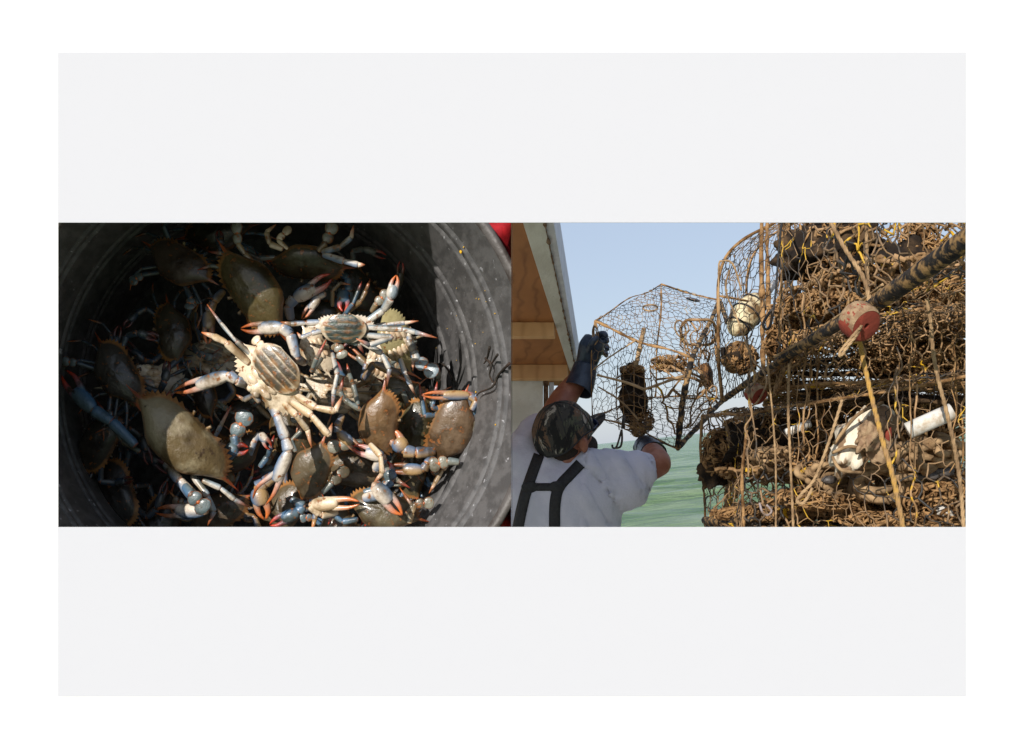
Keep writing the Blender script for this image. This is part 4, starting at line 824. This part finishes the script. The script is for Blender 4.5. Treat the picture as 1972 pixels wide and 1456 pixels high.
# --- floats and hanging ropes
def disc_float(label, c, R, th, nrm, lens, crust=True, name='float'):
    t = thing('float', label, 'float', P(*c)); n_ = Vector(nrm).normalized(); o_ = n_.orthogonal().normalized(); q = n_.cross(o_); C = P(*c)
    b = MB(); prof = [(0.16, 1), (.2, 1.0), (.80, 1.0), (.93, .9), (1.0, .6), (1.02, 0), (1.0, -.6), (.93, -.9), (.8, -1), (.2, -1), (.16, -1), (.16, 0), (.16, 1)]
    vs = []; fs = []; ns = 48
    for (r, h) in prof:
        for j in range(ns): a = 2*math.pi*j/ns; g = 1+.012*noise.noise(Vector((math.cos(a)*3, math.sin(a)*3, h))); vs.append(C+(o_*math.cos(a)+q*math.sin(a))*R*r*g+n_*h*th)
    for i in range(len(prof)-1):
        for j in range(ns): j2 = (j+1) % ns; fs.append((i*ns+j, i*ns+j2, (i+1)*ns+j2, (i+1)*ns+j))
    b.add(vs, fs); b.build('foam', M['red_foam'], t)
    if crust:
        b = MB(); vs = []; fs = []; nu, nv = 44, 14      # a ragged crust of mud over the upper half of the rim
        up = Vector((-.45, -.1, 1)); up -= n_*n_.dot(up); up.normalize(); sd = n_.cross(up)
        for i in range(nu+1):
            a = math.radians(-88+176*i/nu)
            for j in range(nv+1):
                h = (j/nv*2-1); e = (1-abs(h)**6)*max(0, 1-abs(math.degrees(a)/89)**8); u_ = up*math.cos(a)+sd*math.sin(a)
                vs.append(C+u_*R*(.885+.14*e+.06*e*noise.noise(Vector((a*7, h*3, 3))))+n_*th*h*1.0)
        for i in range(nu):
            for j in range(nv): k_ = i*(nv+1)+j; fs.append((k_, k_+1, k_+nv+2, k_+nv+1))
        b.add(vs, fs); b.build('crust', M['crust'], t)
    return t
def rope(label, pts, r, m='rope', grp=None, k=6, name='rope'):
    r *= .66; b = MB(); P_, ts = catmull([P(*p) for p in pts], k*2); Ln = sum((P_[i+1]-P_[i]).length for i in range(len(P_)-1))
    b.tube([P(*p) for p in pts], r*.8, 8, k)
    # two strands laid round the core
    for ph in (0, 2.1, 4.2):
        acc = 0; q = []
        for i, p in enumerate(P_):
            d = (P_[min(i+1, len(P_)-1)]-P_[max(i-1, 0)]).normalized(); a = d.cross(CAM); a = a.normalized() if a.length > .05 else d.orthogonal().normalized(); c = d.cross(a)
            if i: acc += (P_[i]-P_[i-1]).length
            an = ph+acc/(r*1.9); q.append(p+(a*math.cos(an)+c*math.sin(an))*r*.5)
        b.tube(q, lambda t_: r*.62, 5)
    return tag(b.build(name, M[m]), label, 'rope', grp)
disc_float('large mud topped red foam float hanging over the black bar', (1655, 619, 1.85), .0335, .021, (.36, -.78, -.50), 0)
disc_float('small mud covered red float hanging left of the stack', (1455, 758, 2.5), .0245, .017, (.45, -.8, -.5), 0)
rope('thick tan rope dropping from the top edge to the large red float', [(1585, 400, 2.0), (1625, 475, 1.97), (1665, 540, 1.93), (1677, 600, 1.9)], .0065)
rope('doubled rope loop hanging out of the hole of the large red float', [(1659, 628, 1.82), (1650, 645, 1.79), (1632, 668, 1.78), (1620, 685, 1.78), (1618, 678, 1.78), (1640, 650, 1.785), (1656, 632, 1.8)], .0042, 'rope')
rope('thick yellow flecked rope running down from the large red float to the bottom', [(1655, 655, 1.9), (1664, 700, 1.9), (1680, 770, 1.87), (1700, 850, 1.83), (1720, 920, 1.8), (1742, 1030, 1.78)], .0068, 'yellow_rope')
rope('thin straight tan rope hanging down left of the small white pipe', [(1477, 690, 2.35), (1488, 800, 2.35), (1494, 900, 2.35), (1494, 1020, 2.35)], .004)
rope('thin tan cord curving from the arched trap down to the small float', [(1405, 520, 2.7), (1398, 560, 2.68), (1422, 620, 2.66), (1448, 690, 2.6), (1470, 715, 2.5), (1476, 740, 2.46), (1458, 775, 2.45), (1442, 782, 2.44)], .0038)
rope('yellowish cord looped over the small float', [(1440, 712, 2.5), (1452, 716, 2.5), (1452, 740, 2.47)], .004, 'yellow_rope')
rope('pale hooked cord over the top of the arched trap', [(1386, 640, 2.75), (1384, 520, 2.75), (1392, 503, 2.75), (1412, 510, 2.75), (1428, 560, 2.75)], .0042)
rope('brown knotted rope hanging beside the jug down to a loop', [(1622, 770, 2.2), (1600, 840, 2.2), (1570, 920, 2.2), (1545, 950, 2.2), (1535, 965, 2.2), (1548, 968, 2.2), (1565, 940, 2.2)], .0055)
rope('twisted strap hanging from the end of the black bar on the right', [(1785, 575, 2.0), (1792, 620, 2.0), (1800, 700, 2.0), (1822, 790, 2.0), (1838, 860, 2.0), (1850, 940, 2.0), (1856, 1020, 2.0)], .006)
rope('muddy rope wound down the left side of the lowest trap', [(1520, 700, 2.4), (1518, 790, 2.4), (1522, 880, 2.4), (1528, 1020, 2.4)], .0055)
rope('rope of mud hanging inside the upper trap', [(1668, 430, 2.3), (1670, 500, 2.3), (1672, 560, 2.3)], .006)
rope('rope following the upper side of the long black bar', [(1490, 688, 2.4), (1540, 660, 2.3), (1600, 618, 2.15), (1650, 585, 2.0), (1700, 548, 1.85)], .0045)
rope('black strap crossing the top left of the stack', [(1508, 400, 2.4), (1500, 480, 2.4), (1494, 560, 2.4), (1489, 600, 2.4)], .0042, 'strap')
b = MB(); b.tube([P(1489, 594, 2.4), P(1478, 608, 2.4), P(1470, 624, 2.4), P(1474, 634, 2.4), P(1482, 630, 2.4), P(1486, 615, 2.4), P(1489, 596, 2.4)], .0034, 7, 4); tag(b.build('snap_hook', M['steel']), 'rusty snap hook at the end of the black strap in the stack', 'hook')
b = MB(); b.tube([P(1463, 968, 2.4), P(1468, 986, 2.4), P(1478, 992, 2.4), P(1486, 984, 2.4), P(1476, 972, 2.4)], .0028, 7, 4); tag(b.build('plastic_clip', M['clip']), 'pale plastic clip hanging near the bottom left of the stack', 'clip')

for i, (x, lab) in enumerate(((1440, 'left of the small float'), (1540, 'right of the tan hanging rope'), (1575, 'left of the brown knotted rope'), (1725, 'right of the yellow flecked rope'), (1765, 'left of the thick white pipe'), (1846, 'at the right edge of the stack'))):
    b = MB(); rr_ = random.Random(i+300)
    for k_ in range(3):
        x0 = x+rr_.uniform(-14, 14); y0 = rr_.uniform(560, 740); y1 = y0+rr_.uniform(160, 300); n_ = 9; Yq = 2.05+.05*k_ if x > 1600 else 2.4
        b.tube([P(x0+rr_.gauss(0, 4), y0+(y1-y0)*j/n_, Yq) for j in range(n_+1)], .0013+.0006*k_, 5, 4)
        if k_ < 2: x1 = x0
    tag(b.build('loose_wire', M[('wire_dk', 'wire', 'mud')[i % 3]]), 'loose crooked wires hanging '+lab, 'wire', 'loose wires on the stack')
# ------------------------------------------------------------------ the man
from mathutils.bvhtree import BVHTree
def person():
    Y = 3.5; t = thing('person', 'man seen from behind in a grey shirt and camouflage cap lifting a trap', 'person', (.19, 3.5, -1.55))
    k_ = Y/1972
    F = Vector((.74, .52, .36)).normalized(); Up = Vector((-.30, -.30, .87)); Up = (Up-F*F.dot(Up)).normalized(); Sd = F.cross(Up)
    HC = P(1088, 836, Y)
    # --- body: one skin
    b = MB()
    b.ball(HC, (.074, .096, .108), nu=24, nv=18, axes=(Sd, F, Up)); b.ball(HC+F*.045-Up*.055, (.055, .055, .055), nu=16, nv=12, axes=(Sd, F, Up))
    b.ball(HC+F*.105-Up*.02, (.013, .02, .024), nu=10, nv=8, axes=(Sd, F, Up))      # nose
    b.ball(HC+F*.092+Up*.012, (.05, .014, .012), nu=12, nv=8, axes=(Sd, F, Up))     # brow
    b.ball(HC+F*.095-Up*.062, (.022, .014, .010), nu=10, nv=8, axes=(Sd, F, Up)); b.ball(HC+F*.088-Up*.09, (.024, .02, .018), nu=10, nv=8, axes=(Sd, F, Up))
    for s_ in (-1, 1): b.ball(HC+Sd*.084*s_-F*.000-Up*.03, (.014, .022, .034), nu=12, nv=8, axes=(Sd, F, Up))
    b.tube([HC-Up*.05, P(1088, 885, Y), P(1084, 925, Y+.02)], [.058, .062, .085], 16, 3)
    b.tube([P(1080, 930, Y), P(1075, 1050, Y+.02), P(1075, 1200, Y), P(1075, 1290, Y)], [.15, .17, .15, .15], 20, 3, nrm=(0, 1, 0), flat=.6)
    b.tube([P(1022, 900, Y), P(1040, 860, Y+.14), P(1060, 815, Y+.22), P(1086, 768, Y+.28), P(1120, 722, Y+.34)], [.065, .058, .054, .050, .034], 14, 4)
    b.tube([P(1190, 915, Y), P(1235, 905, Y+.02), P(1268, 893, Y+.03)], [.07, .052, .046], 14, 4); b.ball(P(1268, 893, Y+.03), .045, nu=14, nv=10); b.tube([P(1268, 890, Y+.03), P(1258, 876, Y+.13), P(1246, 862, Y+.25)], [.045, .043, .03], 14, 4)
    for s_ in (-1, 1): b.tube([P(1075+s_*48, 1270, Y), P(1075+s_*55, 1500, Y), P(1075+s_*58, 1735, Y)], [.085, .065, .045], 12, 4)
    b.build('body', M['skin'], t, remesh=.0065, sm=6)
    # --- beard and short hair on neck
    b = MB(); b.ball(HC+F*.05-Up*.068, (.062, .062, .045), nu=18, nv=12, axes=(Sd, F, Up)); b.ball(HC-F*.035-Up*.048, (.070, .066, .045), nu=18, nv=12, axes=(Sd, F, Up))
    b.build('hair', M['hair'], t)
    for s_ in (-1, 1):
        b = MB(); b.ball(HC+F*.088+Sd*.03*s_-Up*.003, .012, nu=10, nv=8); b.build('eye', M['pvc'], t)
    # --- glasses arm
    b = MB(); b.tube([HC+Sd*.08-F*.01, HC+Sd*.08+F*.06, HC+Sd*.055+F*.105], .0032, 6, 3); b.tube([HC-Sd*.08-F*.01, HC-Sd*.08+F*.06, HC-Sd*.055+F*.105], .0032, 6, 3)
    b.ball(HC+Sd*.034+F*.107, (.026, .006, .018), nu=10, nv=8, axes=(Sd, F, Up)); b.ball(HC-Sd*.034+F*.107, (.026, .006, .018), nu=10, nv=8, axes=(Sd, F, Up)); b.build('glasses', M['mesh_foam'], t)
    # --- cap
    b = MB(); vs = []; fs = []; nu, nv = 40, 16
    capm = lambda a: (lambda q: q*q*(3-2*q))(max(0, min(1, (-math.cos(a)+.15)/1.0)))
    CC = HC+Up*.004-F*.006
    for j in range(nv+1):
        el = math.radians(-22+112*j/nv)
        for i in range(nu):
            a = 2*math.pi*i/nu; r = math.cos(el) if el > 0 else 1.0-.03*(-el); lowz = math.sin(el) if el > 0 else el*.9
            low = (.35 if math.cos(a) > .3 else 0)
            z = lowz*.100-(0 if el > 0 else 0)
            g = 1+.035*noise.noise(Vector((math.cos(a)*2.2, math.sin(a)*2.2, el*2.5)))
            if el <= 0: z = z*capm(a)
            vs.append(CC+F*math.cos(a)*r*.112*g+Sd*math.sin(a)*r*.1*g+Up*z*1.12*g)
    for j in range(nv):
        for i in range(nu): i2 = (i+1) % nu; fs.append((j*nu+i, j*nu+i2, (j+1)*nu+i2, (j+1)*nu+i))
    b.add(vs, fs); cap = b.build('cap', M['camo'], t)
    b = MB(); b.ball(CC+Up*.112, (.006, .006, .004), nu=10, nv=6); o = b.build('button', M['camo'], cap); shift(o, (0, 0, 0))
    # seams and band, slightly proud
    b = MB()
    for a in [math.pi*i/3 for i in range(6)]: b.tube([CC+F*math.cos(a)*math.cos(e)*.113+Sd*math.sin(a)*math.cos(e)*.101+Up*math.sin(e)*.1125 for e in [i*math.pi/20 for i in range(11)]], .0014, 5)
    b.tube([CC+F*math.cos(a)*.111+Sd*math.sin(a)*.0995-Up*(.040*capm(a)+.001) for a in [2*math.pi*i/40 for i in range(41)]], .0032, 6)
    b.build('seam', M['strap'], cap)
    b = MB(); vs = []; fs = []; nu, nv = 24, 8
    for lay in (0, -.003):
        for j in range(nv+1):
            v = j/nv
            for i in range(nu+1):
                a = (i/nu-.5)*math.pi*.86; rad = .100+v*.088*math.cos(a*.8)**.5
                vs.append(CC+F*(math.cos(a)*rad+.002)+Sd*math.sin(a)*(.09-.008*v)-Up*(.006+.022*math.sin(a)**2-.012*v-lay))
    L_ = (nu+1)*(nv+1)
    for j in range(nv):
        for i in range(nu):
            a = j*(nu+1)+i; fs.append((a, a+1, a+nu+2, a+nu+1)); fs.append((a+L_, a+L_+nu+1, a+L_+nu+2, a+L_+1))
    for i in range(nu): a = nv*(nu+1)+i; fs.append((a, a+1, a+1+L_, a+L_))
    b.add(vs, fs); b.build('brim', M['camo'], cap)
    for ch in cap.children: ch.location = (0, 0, 0)
    # --- shirt
    b = MB()
    b.tube([P(1088, 893, Y), P(1085, 915, Y+.0), P(1080, 950, Y), P(1078, 1020, Y+.01), P(1076, 1100, Y+.01), P(1076, 1220, Y)], [.085, .165, .205, .205, .19, .18], 28, 4, nrm=(0, 1, 0), flat=.62)
    b.tube([P(1130, 912, Y), P(1180, 912, Y), P(1225, 912, Y+.01), P(1246, 915, Y+.02)], [.085, .078, .073, .068], 20, 4)
    b.tube([P(1150, 935, Y), P(1200, 936, Y), P(1232, 932, Y+.01)], [.085, .085, .066], 20, 4)
    b.tube([P(1030, 925, Y), P(1012, 893, Y+.03), P(1024, 858, Y+.09), P(1042, 826, Y+.17)], [.09, .086, .078, .068], 20, 4)
    b.tube([P(1075, 915, Y), P(1100, 912, Y), P(1150, 908, Y)], [.06, .068, .08], 16, 3); b.tube([P(1085, 915, Y), P(1040, 905, Y)], [.068, .085], 16, 3)
    sh = b.build('shirt', M['shirt'], t, remesh=.008, sm=10)
    me = sh.data
    for v in me.vertices:
        w_ = v.co+t.location; kx = (w_.x/w_.y*1972+986); fold = 0
        n1 = noise.noise(Vector((w_.x*16+w_.z*7, w_.y*6, w_.z*5-w_.x*3))); fold += .007*(1-abs(n1)*2.4)*(1 if kx > 1100 else .6)
        if kx > 1120: fold += .010*max(0, 1-abs(noise.noise(Vector(((w_.x*.9+w_.z*.5)*13, 0, w_.z*2)))*3))
        v.co += v.normal*fold
    # straps follow the shirt
    dg = bpy.context.evaluated_depsgraph_get(); bvh = BVHTree.FromPolygons([v.co+t.location for v in me.vertices], [p.vertices for p in me.polygons])
    def on(px_, py_, lift=.004):
        d = P(px_, py_, 1).normalized(); h = bvh.ray_cast(Vector((0, 0, 0)), d)
        p = h[0] if h[0] is not None else P(px_, py_, Y-.1); return p-d*lift, (h[1] if h[1] is not None else CAM)
    def strap(pts, w0, name='strap', th=.003):
        b = MB(); C2, _ = catmull([Vector((x, y, 0)) for x, y in pts], 8); vs = []; fs = []
        for i, c in enumerate(C2):
            d = (C2[min(i+1, len(C2)-1)]-C2[max(0, i-1)]).normalized(); s_ = Vector((-d.y, d.x, 0))
            for u in (-1, -.5, 0, .5, 1):
                q = c+s_*w0*u; p, n_ = on(q.x, q.y, .0045 if abs(u) < 1 else .001); vs.append(p)
        for i in range(len(C2)-1):
            for j in range(4): a = i*5+j; fs.append((a, a+1, a+6, a+5))
        b.add(vs, fs); o = b.build(name, M['strap'], t)
        md = o.modifiers.new('s', 'SOLIDIFY'); md.thickness = th; md.offset = 0
        return o
    strap([(1038, 876), (1024, 915), (1014, 945), (1005, 980), (995, 1030)], 10.5); strap([(1118, 893), (1098, 914), (1077, 938), (1069, 970), (1068, 1030)], 10.5)
    strap([(1018, 938), (1045, 938), (1072, 938)], 7, 'cross_strap', .004)
    for (x, y) in ((1020, 938), (1072, 938)):
        b = MB(); p, n_ = on(x, y, .006); b.ball(p, (.028, .005, .020), nu=14, nv=8); b.build('buckle', M['strap'], t)
    b = MB()
    for s_ in (-1, 1): b.tube([P(1075+s_*45, 1235, Y), P(1075+s_*50, 1400, Y), P(1075+s_*55, 1560, Y), P(1075+s_*58, 1715, Y)], [.13, .105, .085, .08], 16, 4); b.ball(P(1075+s_*58, 1728, Y+.06)+Vector((0, 0, 0)), (.06, .15, .05), nu=14, nv=8)
    b.tube([P(1075, 1160, Y), P(1075, 1260, Y)], [.205, .2], 24, 2, nrm=(0, 1, 0), flat=.66); b.build('waders', M['wader'], t, remesh=.014, sm=6)
    # --- gloves: palm, thumb and four fingers each
    def glove(parts, fingers, cuff):
        b = MB()
        for (pts, rs) in parts: b.tube([P(*q) for q in pts], rs, 14, 4)
        for f in fingers: b.tube([P(*q) for q in f], [.0135, .0125, .0115, .009], 10, 3)
        o = b.build('glove', M['glove'], t, remesh=.0035, sm=3); 
        b = MB(); pts, rs = cuff; b.tube([P(*q) for q in pts], rs, 22, 4, caps=False); c = b.build('cuff', M['glove'], o); c.location = (0, 0, 0)
        md = c.modifiers.new('s', 'SOLIDIFY'); md.thickness = .002
    glove([([(1124, 716, 3.82), (1131, 695, 3.82), (1139, 668, 3.8), (1146, 652, 3.8)], [.036, .042, .049, .04])],
          [[(1146, 652, 3.79), (1155, 644, 3.76), (1164, 643, 3.74), (1168, 650, 3.74)], [(1148, 658, 3.82), (1158, 651, 3.82), (1167, 653, 3.8), (1169, 660, 3.79)],
           [(1148, 670, 3.85), (1158, 664, 3.87), (1168, 667, 3.86), (1169, 674, 3.84)], [(1146, 682, 3.88), (1156, 678, 3.90), (1166, 680, 3.89), (1167, 685, 3.87)],
           [(1134, 680, 3.78), (1138, 665, 3.74), (1144, 654, 3.73), (1151, 650, 3.74)]],
          ([(1128, 702, 3.82), (1124, 718, 3.815), (1118, 738, 3.80), (1112, 752, 3.79)], [.043, .048, .053, .057]))
    glove([([(1252, 868, 3.72), (1245, 862, 3.76), (1238, 857, 3.80)], [.036, .042, .036])],
          [[(1248, 850, 3.80), (1255, 846, 3.83), (1264, 850, 3.85), (1268, 860, 3.85)], [(1242, 850, 3.82), (1246, 845, 3.86), (1256, 845, 3.88), (1262, 853, 3.88)],
           [(1237, 853, 3.83), (1238, 846, 3.87), (1246, 843, 3.9), (1252, 848, 3.9)], [(1233, 856, 3.83), (1230, 850, 3.87), (1236, 846, 3.9), (1243, 849, 3.9)],
           [(1236, 868, 3.78), (1228, 868, 3.8), (1224, 862, 3.82), (1226, 856, 3.83)]],
          ([(1247, 863, 3.76), (1254, 869, 3.70), (1259, 876, 3.65)], [.042, .046, .049]))
person()
b = MB()
for i, x in enumerate((1141, 1144, 1148, 1151)): b.tube([P(1147, 619, 3.75), P(x, 635, 3.745), P(x+1, 652, 3.74), P(1146, 664, 3.73)], .0022, 5, 4)
tag(b.build('wire_loop', M['wire']), 'twisted wire loops at the corner of the lifted trap gripped by the raised glove', 'wire loop')
# ------------------------------------------------------------------ roll the boat, the board and the can so that the sea lies level
for o in list(sc.objects):
    if o.parent is None and o.type in ('MESH', 'EMPTY'):
        o.matrix_world = ROLL @ Matrix.Translation(o.location)
